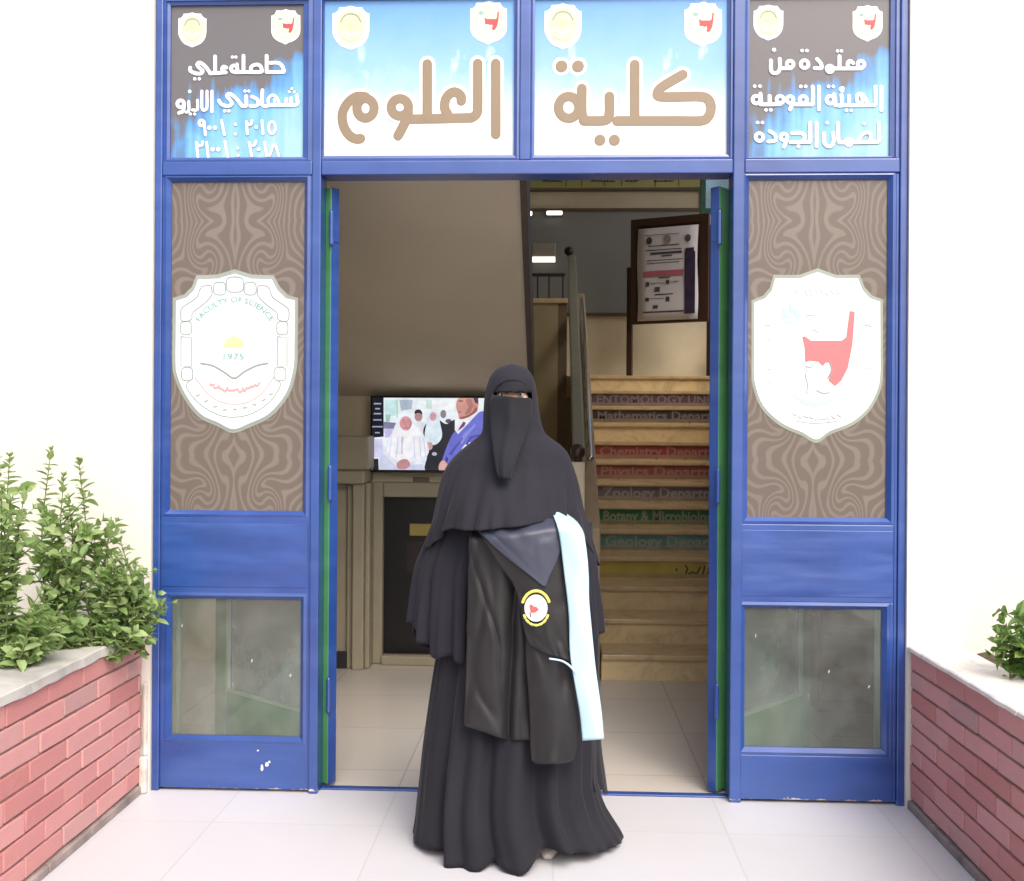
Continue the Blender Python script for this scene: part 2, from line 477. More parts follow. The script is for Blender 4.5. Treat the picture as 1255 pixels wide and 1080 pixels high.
def m_cloth(name, col, rough=.9, sheen=.05, weave=.15, spec=.2, big=.12):
    t = NT(name); c = t.coords()
    n = t.noise(c, 4, 5); lo = tuple(x*(1-big) for x in col); hi = tuple(x*(1+big) for x in col)
    t.set(col=t.ramp(n, [(.3, lo), (.7, hi)]), rough=rough, sheen=sheen, sheenr=.4, spec=spec)
    h = t.math('ADD', t.math('MULTIPLY', t.noise(c, 16, 4, .6), .8), t.math('MULTIPLY', t.noise(c, 420, 2), .12))
    t.bump(h, weave, .012); return t.m
M_ABAYA = m_cloth("black crepe", (.017, .017, .023))
M_KHIMAR = m_cloth("black georgette", (.019, .019, .027))
M_NIQAB = m_cloth("black veil", (.016, .017, .021), .9)
M_SATIN = m_cloth("black satin", (.014, .0140, .0155), .50, .05, .12, .4)
M_FACING = m_cloth("navy satin", (.034, .040, .066), .45, .15, .2, .5)
M_SASH = m_cloth("pale blue satin", (.44, .64, .74), .5, .1, .12, .4, .05)
# ------------------------------------------------------------------ setting
Y0 = 3.91                      # front face of the blue entrance
YW = Y0 - .02                  # front face of the white wall
H_R, N_STEP, D0, T_T = .147, 13, 5.82, .30
LAND = H_R * N_STEP            # upper landing level
def ground(name, x0, x1, y0, y1, z, mat):
    b = MB(); b.add([(x0,y0,z),(x1,y0,z),(x1,y1,z),(x0,y1,z)], [(0,1,2,3)])
    return tag(b.build(name, mat), kind='structure')
ground("ground", -150, 150, -200, 60, -.012, M_EARTH)
ground("porch_floor", -9, 9, -7, Y0 + .06, 0, M_FLOOR)
ground("hall_floor", -2.6, 2.3, Y0 + .06, 11.2, 0, M_HALL)

XL, XR = PX(188, Y0), PX(1110.5, Y0)
ZB_T = PZ(640, -17, Y0)        # top of the entrance
M_PLAST = simple("cream plaster", (.62, .55, .40), .8, .08, 3, .12)
M_PLASTG = simple("grey cream soffit plaster", (.58, .51, .375), .85, .07, 1.4, .1)
M_DADO = simple("brown grey dado", (.20, .16, .13), .5, .2, 3)
M_PANELW = simple("brown wall panelling", (.17, .105, .07), .5, .25, 4)
M_CEIL = simple("white ceiling", (.7, .68, .62), .9, .05)

bld = thing("college_building", "white rendered building front and its cream stair hall behind the blue entrance", "building", (0, Y0, 0))
for x0, x1 in ((-9, XL), (XR, 9)):
    b = MB(); b.box(x0, x1, YW, YW + .27, 0, 4.85)  # unseen top kept low so sunlight clears it into the added stair opening
    b.build("front_wall", M_WALL, bld)
b = MB(); b.box(XL, XR, YW, YW + .27, ZB_T, 4.85); b.build("front_wall", M_WALL, bld)
b = MB()
b.box(-2.75, -2.6, YW + .27, 11.2, 0, 4.7); b.box(-2.75, -.3, 11.2, 11.35, 0, 4.7)
b.build("hall_wall", M_PLAST, bld)
b = MB(); b.box(-2.6, -2.575, YW + .27, 6.2, 0, 1.25); b.build("dado", M_DADO, bld)
b = MB(); b.box(-2.75, 2.5, YW + .271, 11.35, 4.7, 4.85); b.build("ceiling", M_CEIL, bld)
XRW = 1.78                     # right wall of the stair
b = MB()
b.box(XRW, XRW + .15, YW + .27, 4.5, 0, 4.7); b.box(XRW, XRW + .15, 4.5, 10.3, 0, 2.45); b.box(XRW, XRW + .15, 4.5, 10.3, 4.64, 4.7)  # long unglazed opening added here, out of view, to bring daylight onto the stairs
b.box(XRW, XRW + .15, 10.3, 10.75, 0, 4.7)
b.build("hall_wall", M_PLAST, bld)
b = MB()
for k in range(3): b.box(XRW - .03, XRW, YW + .30, 5.6, .04 + k * .37, .38 + k * .37)
b.build("panelling", M_PANELW, bld, bevel=.008)
# back wall of the landing with its window opening in the right corner
YB = 10.6
xw0, xw1, zw0, zw1 = PX(859, YB), 1.78, PZ(875, 345, YB), 4.7
b = MB()
b.box(-.3, xw0, YB, YB + .15, 0, 4.7); b.box(xw0, xw1, YB, YB + .15, 0, zw0)
b.build("landing_wall", M_PLAST, bld)
b = MB(); b.box(.26, XRW, D0 + N_STEP * T_T - .28, YB, 0, LAND - .004); b.box(-2.6, .26, 9.4, YB, LAND - .2, LAND - .004)
b.build("landing", M_STEP, bld)
# wall under the upper flight, carrying the television
YT = 6.2
b = MB(); b.box(-2.6, -.16, YT, YT + .15, 0, 1.70); b.build("hall_wall", M_PLAST, bld)
# underside of the upper flight: rises towards the door
b = MB()
zs = PZ(500, 488, YT)
ya, yb_, za, zb = YT + .02, 4.2, zs, zs + (YT + .02 - 4.2) * .50
b.add([(-2.6,ya,za),(-.16,ya,za),(-.16,yb_,zb),(-2.6,yb_,zb),(-2.6,ya,za+.3),(-.16,ya,za+.3),(-.16,yb_,zb+.3),(-2.6,yb_,zb+.3)],
      [(0,1,2,3),(7,6,5,4),(0,4,5,1),(1,5,6,2),(2,6,7,3),(3,7,4,0)])
b.build("stair_soffit", M_PLASTG, bld)
b = MB()
b.add([(-.16,ya,za-.02),(-.13,ya,za-.02),(-.13,yb_,zb-.02),(-.16,yb_,zb-.02),(-.16,ya,za+.34),(-.13,ya,za+.34),(-.13,yb_,zb+.34),(-.16,yb_,zb+.34)],
      [(0,1,2,3),(7,6,5,4),(0,4,5,1),(1,5,6,2),(2,6,7,3),(3,7,4,0)])
b.build("soffit_edge_trim", simple("dark brown trim", (.09, .065, .05), .6), bld)

# landing wall dressing: banner, beam line, grey panel
M_PANEL = flat("grey glossy partition", (.26, .27, .27), .12, spec=.6)
M_LINE = simple("brown batten", (.10, .07, .045), .5)
b = MB()
pl = PX(640, YB)
b.box(pl, xw0 - .03, YB - .02, YB, PZ(750, 384, YB), PZ(750, 259, YB))
b.build("partition_panel", M_PANEL, bld)
for v, h in ((258, .03), (386, .035), (234, .015)):
    b = MB()
    b.box(pl, xw0 - .03, YB - .035, YB - .021 if v != 234 else YB, PZ(750, v, YB) - h/2, PZ(750, v, YB) + h/2)
    b.build("batten", M_LINE, bld)
# window in the corner of the landing
win = thing("window", "tall bright window with dark green frame at the top of the stairs", "window", (xw0, YB, zw0))
M_WFR = simple("dark green window paint", (.02, .13, .09), .4)
b = MB()
b.box(xw0 - .02, xw0 + .03, YB - .03, YB + .05, zw0, zw1); b.box(xw0 + .03, xw1, YB - .03, YB + .05, zw0, zw0 + .05)
b.box(xw0 + .03, xw1, YB - .03, YB + .05, PZ(875, 262, YB), PZ(875, 262, YB) + .05)
b.build("frame", M_WFR, win)
b = MB(); b.box(xw0 + .03, xw1, YB + .005, YB + .012, zw0 + .05, zw1)
b.build("pane", m_glass("frosted window glass", (.85, .97, .97), .5), win)

# banner over the landing
M_BAN = simple("yellow green banner", (.42, .42, .16), .6, .06)
M_INK = flat("dark ink", (.04, .04, .035), .6)
bz0, bz1 = PZ(750, 231, YB), PZ(750, 214, YB) + .25
ban = thing("banner", "long yellow green banner with a dark line of writing above the landing panel", "banner", (PX(750, YB), YB - .03, bz0))
b = MB(); b.box(pl, xw0 - .03, YB - .03, YB - .001, bz0, bz1); b.build("board", M_BAN, ban)
b = MB()
rr = random.Random(3)
for (ua, ub) in ((665, 687), (724, 752), (766, 781), (802, 822)):
    u = ua; base = 222.0
    while u < ub:
        w = rr.uniform(2, 5)
        pts = [P(u, base + rr.uniform(-1.2, .6), YB - .034), P(u + w*.5, base + rr.uniform(-.3, 1.0), YB - .034), P(u + w, base + rr.uniform(-1.0, .6), YB - .034)]
        b.tube(pts, .0055, 6, 0, ((0, 1, 0), .3)); u += w * .8
for u in (694, 713, 741, 762, 803, 832): b.tube([P(u, 216, YB - .034), P(u, 228, YB - .034)], .004, 6, 0, ((0, 1, 0), .3))
b.build("lettering", M_INK, ban)

# added glowing pieces standing in for lamp and window reflections in the grey panel
for (u0_, v0_, u1_, v1_, nm, lb) in ((670, 258.5, 689, 263, "lamp_reflection", "glowing white strip standing in for a tube lamp reflection above the grey landing panel"),
                                     (645, 259, 652, 264, "lamp_reflection", "small glowing patch standing in for a lamp reflection beside the stair soffit edge")):
    a, c_ = P(u0_, v0_, YB - .07), P(u1_, v1_, YB - .07)
    t_ = thing(nm, lb, "reflection", (a.x, a.y, c_.z))
    b = MB(); b.box(a.x, c_.x, YB - .07, YB - .045, c_.z, a.z); b.build("glow_face", glow("lamp reflection white", (1, .97, .9), 2.0), t_, bevel=.008)
    b = MB(); b.box(a.x - .01, c_.x + .01, YB - .0445, YB - .0355, c_.z - .01, a.z + .012); b.build("backing", M_LINE, t_)
a, c_ = P(652, 298, YB - .03), P(681, 322, YB - .03)
t_ = thing("window_reflection", "small glowing stand-in for a window reflection, bright along its bottom, on the grey landing panel", "light box", (a.x, a.y, c_.z))  # glowing box stands in for a bright window reflected in the panel
b = MB(); b.box(a.x, c_.x, YB - .05, YB - .021, c_.z, a.z); b.build("backing", simple("warm grey housing", (.35, .32, .27), .4), t_, bevel=.01)
b = MB(); b.box(a.x + .005, c_.x - .005, YB - .06, YB - .051, c_.z, c_.z + .055); b.build("glow_face", glow("window reflection cream", (1, .93, .78), 1.2), t_)

# ------------------------------------------------------------------ staircase
st = thing("staircase", "beige marble staircase with coloured department strips on its risers", "staircase", (.9, D0, 0))
STRIPS = {4: ((.56, .46, .10), (.12, .10, .04), None), 5: ((.14, .30, .30), (.34, .36, .28), "Geology Department"),
          6: ((.025, .15, .06), (.28, .30, .20), "Botany & Microbiology"), 7: ((.15, .13, .17), (.33, .30, .26), "Zoology Department"),
          8: ((.30, .07, .06), (.34, .20, .15), "Physics Department"), 9: ((.30, .045, .04), (.34, .17, .13), "Chemistry Department"),
          11: ((.045, .035, .04), (.20, .17, .16), "Mathematics Department"), 12: ((.11, .055, .08), (.23, .18, .18), "ENTOMOLOGY UNIT")}
SX0, SX1 = .265, XRW - .002
for k in range(1, N_STEP + 1):
    y = D0 + (k - 1) * T_T
    b = MB(); b.box(SX0, SX1, y, y + T_T - .001, 0 if k < 3 else (k - 2) * H_R, k * H_R - .03)
    sp = b.build("step", M_STEP, st)
    b = MB(); b.box(SX0, SX1, y - .025, y + T_T + .0, k * H_R - .0299, k * H_R); b.build("tread", M_TREAD, sp, bevel=.006)
    if k in STRIPS:
        cb, ct, tx = STRIPS[k]
        z0 = (k - 1) * H_R + .012; z1 = k * H_R - .034
        nm = "strip%d" % k
        b = MB(); b.box(SX0 + .01, SX1 - .02, y - .004, y - .0005, z0 + .03, z1, 0)
        b.box(SX0 + .01, SX1 - .02, y - .0038, y - .0005, z0, z0 + .0299, 1)
        mcol = simple(nm, cb, .6, .15, 5); mfad = simple("faded " + nm, tuple(c * .4 + d * .6 for c, d in zip(cb, (.40, .32, .20))), .6, .2, 5)
        mtx = flat("letters " + nm, ct, .6)
        if tx:
            wd = {5: .97, 6: .80, 7: .97, 8: 1.04, 9: 1.10, 11: 1.2, 12: 1.05}[k]
            text_mesh(b, tx, lambda p, y=y, z0=z0: (SX0 + (.058 + .003 * k) + p[0], y - .0055, z0 + .022 + p[1]), .105, 2, bold=.003, fit=wd)
        else:
            for pts in (((.50, .05), (.50, .06)), ((.56, .03), (.57, .06), (.56, .08)), ((.58, .03), (.60, .04), (.63, .03), (.65, .07)), ((.67, .03), (.68, .08)), ((.70, .03), (.71, .08)), ((.73, .03), (.74, .08), (.71, .09))):
                b.tube([(SX0 + .02 + px, y - .0055, z0 + pz) for px, pz in pts], .006, 6, 2, ((0, 1, 0), .3))
        b.build("department_strip", [mcol, mfad, mtx], sp)
# closed balustrade, handrails, newel
M_STRING = simple("cream brown balustrade", (.40, .31, .19), .6, .1)
M_RAIL = simple("grey green handrail", (.25, .255, .20), .35, .08)
M_STEEL = flat("polished steel", (.62, .62, .60), .2, metal=1.0)
def sloped(mb, x0, x1, ya, za0, za1, yb, zb0, zb1):
    mb.add([(x0,ya,za0),(x1,ya,za0),(x1,yb,zb0),(x0,yb,zb0),(x0,ya,za1),(x1,ya,za1),(x1,yb,zb1),(x0,yb,zb1)],
           [(0,3,2,1),(4,5,6,7),(0,1,5,4),(1,2,6,5),(2,3,7,6),(3,0,4,7)])
zr0, zr1 = 1.20, PZ(700, 312, 9.4)
b = MB(); sloped(b, .15, .255, D0 - .03, 0, zr0 - .35, 9.4, LAND - .3, zr1 - .35); b.build("balustrade", M_STRING, st, bevel=.01)
bann = thing("stair_railing", "grey green sloping handrail with a black ball finial up the stairs", "railing", (.13, D0, 0))
b = MB(); sloped(b, .10, .175, D0 + .10, zr0 - .05, zr0 + .02, 9.4, zr1 - .07, zr1); b.build("handrail", M_RAIL, bann, bevel=.012)
b = MB(); b.tube([(.215, D0 + .6, 1.13 + .1), (.225, 9.3, zr1 - .42)], .022, 10); b.build("steel_rail", M_STEEL, bann, smooth_=True)
for i in range(12):
    b = MB(); t = (i + .5) / 12; y = lerp(D0 + .1, 9.4, t); b.box(.125, .15, y - .012, y + .012, lerp(zr0 - .36, zr1 - .36, t), lerp(zr0 - .045, zr1 - .065, t))
    b.build("baluster", M_RAIL, bann)
b = MB(); c_ = P(697, 308, 9.4); b.sphere(c_, .042); b.build("ball_finial", flat("black knob", (.012, .012, .012), .3), bann, smooth_=True)
nw = thing("newel_post", "cream square newel post with a dark brown ball at the foot of the stairs", "newel post", (.14, D0 - .1, 0))
cx_ = PX(708, D0 - .06)
b = MB(); b.box(cx_ - .045, cx_ + .04, D0 - .12, D0 - .031, 0, PZ(708, 566, D0 - .07)); b.build("post", simple("cream post", (.66, .58, .42), .5, .05), nw, bevel=.008)
b = MB(); z_ = PZ(708, 566, D0 - .07); b.sphere((cx_, D0 - .075, z_ + .055), .042, .042, .045); b.tube([(cx_, D0 - .075, z_ + .0), (cx_, D0 - .075, z_ + .02)], .025, 12, cap=False)
b.build("ball", flat("dark brown wood", (.045, .02, .012), .35), nw, smooth_=True)
# tall cream pier left of the rail with a small black guard rail on it
YP = 8.0
pier = thing("stair_pier", "tall cream pier under a small dark guard rail left of the stairs", "pier", (PX(665, YP), YP, 0))
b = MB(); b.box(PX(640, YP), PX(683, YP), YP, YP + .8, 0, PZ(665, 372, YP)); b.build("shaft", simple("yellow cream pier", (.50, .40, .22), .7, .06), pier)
b = MB(); b.box(PX(683, YP) + .001, PX(694, YP), YP + .01, YP + .8, 0, PZ(665, 372, YP)); b.build("shaded_side", simple("shaded brown pier side", (.22, .15, .085), .6, .1), pier)  # darker brown strip paints the pier's side shading into the colour
b = MB(); b.box(PX(638, YP) - .02, PX(695, YP), YP - .02, YP + .82, PZ(665, 372, YP) + .0005, PZ(665, 366, YP)); b.build("cap", M_STEP, pier, bevel=.006)
gr = thing("guard_rail", "small dark metal guard rail on top of the cream pier", "railing", (PX(665, YP), YP, PZ(665, 366, YP)))
b = MB()
b.tube([P(640, 337, YP + .1), P(691, 337, YP + .1)], .014, 8)
b.build("rail", flat("dark metal", (.03, .03, .03), .4), gr)
for u in (659, 673, 690):
    b = MB(); b.tube([P(u, 337, YP + .1), P(u, 366.5, YP + .1)], .007, 8); b.build("bar", flat("dark metal", (.03, .03, .03), .4), gr)

# ------------------------------------------------------------------ notice board on the landing
M_DWOOD = simple("dark brown wood", (.06, .033, .022), .5, .25, 8)
YN = 9.85
nb = thing("notice_board", "dark brown wooden notice board on legs standing on the upper landing", "notice board", (PX(820, YN), YN, LAND))
nl, nr = P(773.5, 330, YN + .25), P(869, 330, YN - .05)
dx = (nr - nl); dx.z = 0; dl = dx.length; dx = dx / dl
ang = math.atan2(dx.y, dx.x)
MN = Matrix.Translation((nl.x, nl.y, LAND)) @ Matrix.Rotation(ang, 4, 'Z')
zt = PZ(775, 270, YN + .25) - LAND; zb_ = PZ(775, 398, YN + .25) - LAND
b = MB(); b.xbox(MN, .0, dl, 0, .03, zb_, zt); nbb = b.build("board", M_DWOOD, nb, bevel=.006)
b = MB()
b.xbox(MN, 0, dl, -.02, -.0005, zt - .08, zt); b.xbox(MN, 0, dl, -.02, -.0005, zb_, zb_ + .05)
b.xbox(MN, 0, .06, -.02, -.0005, zb_ + .0505, zt - .0805); b.xbox(MN, dl - .09, dl, -.02, -.0005, zb_ + .0505, zt - .0805)
b.build("frame", M_DWOOD, nb, bevel=.004)
for x in (-.055, dl - .03):
    b = MB(); b.xbox(MN, x, x + .054, .031, .075, 0, zt - .45 if x < 0 else zt - .1); b.build("leg", M_DWOOD, nb, bevel=.004)
po = thing("poster", "white poster with a purple side band and a pink bar on the notice board", "poster", tuple(MN @ Vector((.1, -.01, zb_ + .06))))
b = MB()
px0, px1, pz0, pz1 = .075, dl - .10, zb_ + .025, zt - .10
rows = []
for i in range(9):
    z = lerp(pz0, pz1, i / 8)
    rows.append([tuple(MN @ Vector((lerp(px0, px1, k / 6) + .006 * math.sin(i * .9), -.026 - .008 * math.sin(math.pi * k / 6) * math.sin(i * .8 + .5) ** 2, z))) for k in range(7)])
b.grid(rows); b.build("sheet", simple("white paper", (.62, .60, .62), .7, .03), po, smooth_=True, solid=.002)
pw, ph = px1 - px0, pz1 - pz0
def pbox(b, x0, x1, z0, z1, mi=0, k=0): b.xbox(MN, px0 + pw * x0, px0 + pw * x1, -.0375 - k * .001, -.0345, pz0 + ph * z0, pz0 + ph * z1, mi)
b = MB(); pbox(b, .79, .96, .06, .72); pbox(b, .80, .94, .72, .76); b.build("side_band", simple("purple print", (.035, .022, .06), .5, .3, 12), po)
b = MB(); pbox(b, .10, .77, .475, .535); b.build("pink_bar", simple("pink print", (.42, .12, .16), .6, .1), po)
b = MB()
for (x0, x1, z0, z1) in ((.12, .7, .92, .925), (.18, .70, .80, .808), (.14, .74, .755, .763), (.22, .74, .71, .735), (.40, .58, .685, .70), (.16, .76, .645, .652), (.16, .70, .615, .622), (.36, .55, .455, .465), (.15, .2, .37, .42), (.48, .54, .39, .43), (.30, .38, .31, .36), (.30, .60, .275, .285), (.14, .2, .21, .25), (.48, .54, .20, .25), (.27, .35, .13, .165), (.10, .78, .085, .1), (.22, .45, .40, .405), (.56, .70, .41, .415), (.22, .45, .235, .24)):
    pbox(b, x0, x1, z0, z1)
b.build("printed_lines", flat("dark print", (.06, .055, .06), .6), po)
for x, z, s, c in ((.2, .865, .035, (.05, .05, .06)), (.5, .865, .045, (.25, .22, .2)), (.84, .865, .035, (.08, .07, .07))):
    b = MB(); n = 12
    b.poly([tuple(MN @ Vector((px0 + pw * x + s * .8 * math.cos(6.283 * i / n), -.0375, pz0 + ph * z + s * math.sin(6.283 * i / n)))) for i in range(n)], .003, 0, tuple(MN.to_3x3() @ Vector((0, 1, 0))))
    b.build("printed_seal", flat("seal %d" % int(x * 10), c, .6), po)

# ------------------------------------------------------------------ left of the hall: pilaster, doorway, television
YQ = 6.05
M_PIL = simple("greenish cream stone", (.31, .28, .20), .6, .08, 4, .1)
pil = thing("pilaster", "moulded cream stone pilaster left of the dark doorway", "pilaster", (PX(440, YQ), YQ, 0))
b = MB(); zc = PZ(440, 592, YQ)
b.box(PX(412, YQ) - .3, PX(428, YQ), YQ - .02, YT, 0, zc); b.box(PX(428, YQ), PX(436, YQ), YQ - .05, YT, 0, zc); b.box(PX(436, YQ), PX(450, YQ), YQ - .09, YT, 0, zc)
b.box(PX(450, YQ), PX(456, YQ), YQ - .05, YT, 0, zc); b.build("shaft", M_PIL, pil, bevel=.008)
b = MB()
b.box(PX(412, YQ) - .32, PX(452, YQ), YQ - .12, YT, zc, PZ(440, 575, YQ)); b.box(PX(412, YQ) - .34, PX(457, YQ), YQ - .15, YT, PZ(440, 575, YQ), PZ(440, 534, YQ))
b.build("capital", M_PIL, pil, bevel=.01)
b = MB(); b.box(PX(412, YQ) - .3, PX(429, YQ), YQ - .05, YQ - .021, 0, PZ(420, 797, YQ)); b.build("plinth", flat("black plinth", (.02, .02, .02), .5), pil)
b = MB(); b.box(PX(400, YQ), PX(414, YQ), YQ - .03, YQ - .021, PZ(420, 795, YQ), PZ(420, 612, YQ)); b.build("dark_strip", flat("dark brown strip", (.03, .018, .014), .6), pil)  # flat dark brown strip on the pilaster face
sp_ = thing("wall_speaker", "small black box on the pilaster capital beside the open door leaf", "speaker", tuple(P(415, 548, YQ - .17)))
b = MB(); b.box(PX(408, YQ), PX(418.5, YQ), YQ - .20, YQ - .151, PZ(415, 548, YQ), PZ(415, 534, YQ)); b.build("cabinet", flat("black speaker", (.015, .015, .015), .4), sp_, bevel=.006)
YD = YT
dd = thing("doorway", "black hall door in a cream moulded surround under the television", "door", (PX(530, YD), YD, 0))
b = MB(); dzt = PZ(520, 609, YD); dx0, dx1 = PX(472, YD), PX(606, YD)
b.box(PX(458, YD), dx0, YD - .07, YD, 0, dzt + .09); b.box(dx1, dx1 + .08, YD - .07, YD, 0, dzt + .09); b.box(dx0, dx1, YD - .07, YD, dzt, dzt + .09)
b.build("surround", M_PIL, dd, bevel=.01)
b = MB(); b.box(dx0, dx1, YD - .10, YD - .071, 0, .055); b.build("sill", M_PIL, dd, bevel=.006)
b = MB(); b.box(dx0 + .001, dx1 - .001, YD - .02, YD - .001, .056, dzt); b.build("leaf", flat("near black door", (.008, .007, .008), .35), dd)
b = MB(); a = P(502, 642, YD - .03); c_ = P(530, 657, YD - .03); b.box(a.x, c_.x, YD - .03, YD - .0205, c_.z, a.z); dp = b.build("name_plate", simple("brass plate", (.30, .24, .06), .35, .15), dd, bevel=.003)
b = MB(); b.box(PX(500, YD), PX(560, YD), YD - .024, YD - .0202, PZ(520, 700, YD), PZ(520, 664, YD)); b.build("leaf_panel", flat("dark brown door panel", (.025, .018, .016), .35), dd)
plq = thing("wall_plaque", "small square grey brown plaque between television and black door", "plaque", tuple(P(515, 605, YT)))
b = MB(); a = P(506, 585, YT - .012); c_ = P(526, 601, YT - .012); b.box(a.x, c_.x, YT - .012, YT - .0005, c_.z, a.z); b.build("plate", simple("grey brown plate", (.17, .14, .10), .5, .1), plq, bevel=.003)

# television
YV = YT - .10
tv = thing("television", "wall mounted flat television showing people in white and a man in a blue suit", "television", tuple(P(535, 577, YV)))
a, c_ = P(454, 485, YV), P(620, 579, YV)
tz1, tz0, tx0, tx1 = a.z, P(454, 579, YV).z, a.x, c_.x
b = MB(); b.box(tx0, tx1, YV, YV + .05, tz0, tz1); b.box(tx0 + .2, tx1 - .2, YV + .05, YT - .0005, tz0 + .1, tz1 - .1)
b.build("casing", flat("black television plastic", (.012, .012, .013), .25), tv, bevel=.006)
# picture drawn in photo zoom units (x 75..1330, y 40..760)
sx0, sx1, sz0, sz1 = tx0 + .012, tx1 - .012, tz0 + .016, tz1 - .012
def TP(x, y, k): return (sx0 + (x - 75) / 1250.0 * (sx1 - sx0), YV - .001 - k * .0004, sz1 - (y - 40) / 720.0 * (sz1 - sz0))
b = MB(); TM = []
def scr(col, k, *pts, smooth_n=0):
    nm = "screen %.2f %.2f %.2f" % col
    fresh = nm not in MATS
    lin = tuple(((c + .055) / 1.055) ** 2.4 if c > .04 else c / 12.9 for c in col)
    m = glow(nm, lin, .60)
    if fresh:
        nt_ = m.node_tree; b_ = nt_.nodes["Principled BSDF"]; tc_ = nt_.nodes.new("ShaderNodeTexCoord"); nz_ = nt_.nodes.new("ShaderNodeTexNoise"); nz_.inputs["Scale"].default_value = 22; nz_.inputs["Detail"].default_value = 5
        rp_ = nt_.nodes.new("ShaderNodeValToRGB"); nt_.links.new(tc_.outputs["Object"], nz_.inputs["Vector"]); nt_.links.new(nz_.outputs[0], rp_.inputs[0])
        rp_.color_ramp.elements[0].position = .3; rp_.color_ramp.elements[0].color = (*[c * .84 for c in lin], 1); rp_.color_ramp.elements[1].position = .65; rp_.color_ramp.elements[1].color = (*[min(1, c * 1.04 + .005) for c in lin], 1)
        nt_.links.new(rp_.outputs[0], b_.inputs["Emission Color"])
    if m not in TM: TM.append(m)
    q = [Vector((p[0], p[1], 0)) for p in pts]
    if smooth_n: q = curve_pts(q, smooth_n, True)
    q = [(min(1325, max(75, p[0])), min(760, max(40, p[1]))) for p in q]
    b.poly([TP(x, y, k) for x, y in q], .0003, TM.index(m))
def ell(col, k, cx, cy, rx, ry, n=18):
    scr(col, k, *[(cx + rx * math.cos(6.2832 * i / n), cy + ry * math.sin(6.2832 * i / n)) for i in range(n)])
scr((.93, .96, .99), 0, (75, 40), (1325, 40), (1325, 760), (75, 760))
scr((.80, .92, .93), 1, (190, 60), (300, 60), (310, 220), (200, 230)); scr((.72, .88, .82), 2, (300, 60), (318, 60), (322, 240), (305, 240))
scr((.62, .80, .75), 2, (200, 205), (250, 210), (240, 280), (205, 280)); scr((.97, .98, 1), 2, (560, 70), (860, 60), (860, 160), (580, 150))
scr((.50, .50, .62), 3, (185, 280), (300, 290), (300, 350), (185, 350)); scr((.80, .76, .95), 3, (190, 355), (300, 350), (290, 430), (195, 440))
scr((.08, .09, .15), 4, (75, 40), (182, 40), (185, 430), (75, 440)); scr((.84, .84, .97), 5, (80, 450), (175, 450), (185, 640), (90, 640))
scr((.10, .11, .15), 4, (80, 650), (135, 650), (140, 760), (80, 760)); scr((.15, .15, .25), 4, (185, 630), (270, 720), (200, 720))
for y, w in ((100, 70), (150, 45), (200, 70), (262, 80), (330, 100), (390, 45)): scr((.62, .66, .74), 5, (125 - w/2, y - 7), (125 + w/2, y - 7), (125 + w/2, y + 7), (125 - w/2, y + 7))
ell((.72, .55, .56), 5, 515, 225, 38, 50); scr((.20, .16, .2), 6, (478, 200), (485, 165), (520, 155), (545, 175), (548, 205), (515, 190), smooth_n=3)
scr((.88, .90, .95), 4, (470, 290), (515, 270), (580, 290), (580, 420), (470, 420))
ell((.55, .50, .55), 5, 750, 200, 28, 42); ell((.35, .35, .42), 5, 800, 270, 30, 22)
scr((.13, .13, .18), 6, (560, 380), (600, 280), (640, 240), (700, 250), (780, 300), (870, 260), (880, 460), (800, 560), (740, 760), (580, 760), (600, 600), smooth_n=4)
scr((.88, .93, .97), 7, (600, 200), (650, 165), (700, 200), (720, 290), (740, 420), (690, 500), (620, 500), (575, 420), (590, 300), smooth_n=4)
ell((.84, .64, .66), 8, 652, 225, 32, 44); ell((.80, .62, .62), 8, 625, 520, 26, 40); ell((.75, .75, .8), 8, 668, 598, 24, 18)
scr((.93, .94, .99), 8, (190, 560), (260, 400), (320, 260), (390, 195), (460, 250), (520, 330), (590, 460), (615, 580), (540, 690), (450, 760), (300, 760), (230, 690), smooth_n=4)
scr((.82, .84, .94), 9, (190, 600), (300, 720), (560, 700), (580, 760), (140, 760), (150, 640))
scr((.97, .97, 1.0), 10, (215, 560), (270, 410), (330, 300), (460, 300), (540, 400), (600, 540), (540, 640), (420, 680), (300, 660), smooth_n=4)
ell((.87, .62, .64), 11, 395, 295, 58, 72); scr((.80, .78, .86), 11, (356, 430), (372, 430), (366, 600), (352, 600)); ell((.70, .45, .47), 12, 375, 262, 12, 5); ell((.70, .45, .47), 12, 420, 262, 12, 5); ell((.76, .40, .44), 12, 395, 335, 18, 6)
scr((.78, .56, .58), 11, (310, 700), (350, 660), (410, 655), (440, 710), (400, 750), (330, 750), smooth_n=3)
scr((.96, .96, .98), 9, (860, 260), (1060, 190), (1150, 140), (1200, 60), (1200, 360), (900, 420), (860, 360))
scr((.42, .44, .82), 10, (760, 600), (840, 400), (930, 330), (1110, 170), (1325, 250), (1325, 500), (1000, 480), (900, 600), (800, 750), (740, 700), smooth_n=4)
scr((.30, .31, .66), 11, (960, 500), (1010, 420), (1160, 380), (1160, 400), (1020, 440), (980, 510)); scr((.32, .33, .68), 11, (800, 600), (930, 430), (940, 440), (830, 610))
scr((.93, .93, .97), 11, (870, 370), (900, 260), (1000, 240), (1090, 175), (980, 300), (890, 400)); scr((.45, .25, .42), 12, (905, 330), (940, 275), (965, 285), (950, 320), (890, 370))
scr((.83, .60, .56), 12, (872, 130), (880, 60), (920, 40), (1070, 40), (1075, 150), (1030, 200), (960, 240), (905, 250), (890, 200), smooth_n=4)
scr((.62, .36, .34), 13, (905, 235), (1000, 200), (1060, 130), (1070, 170), (1000, 225), (930, 250), smooth_n=3); ell((.45, .28, .28), 13, 915, 70, 26, 7); ell((.70, .40, .40), 13, 905, 178, 18, 8)
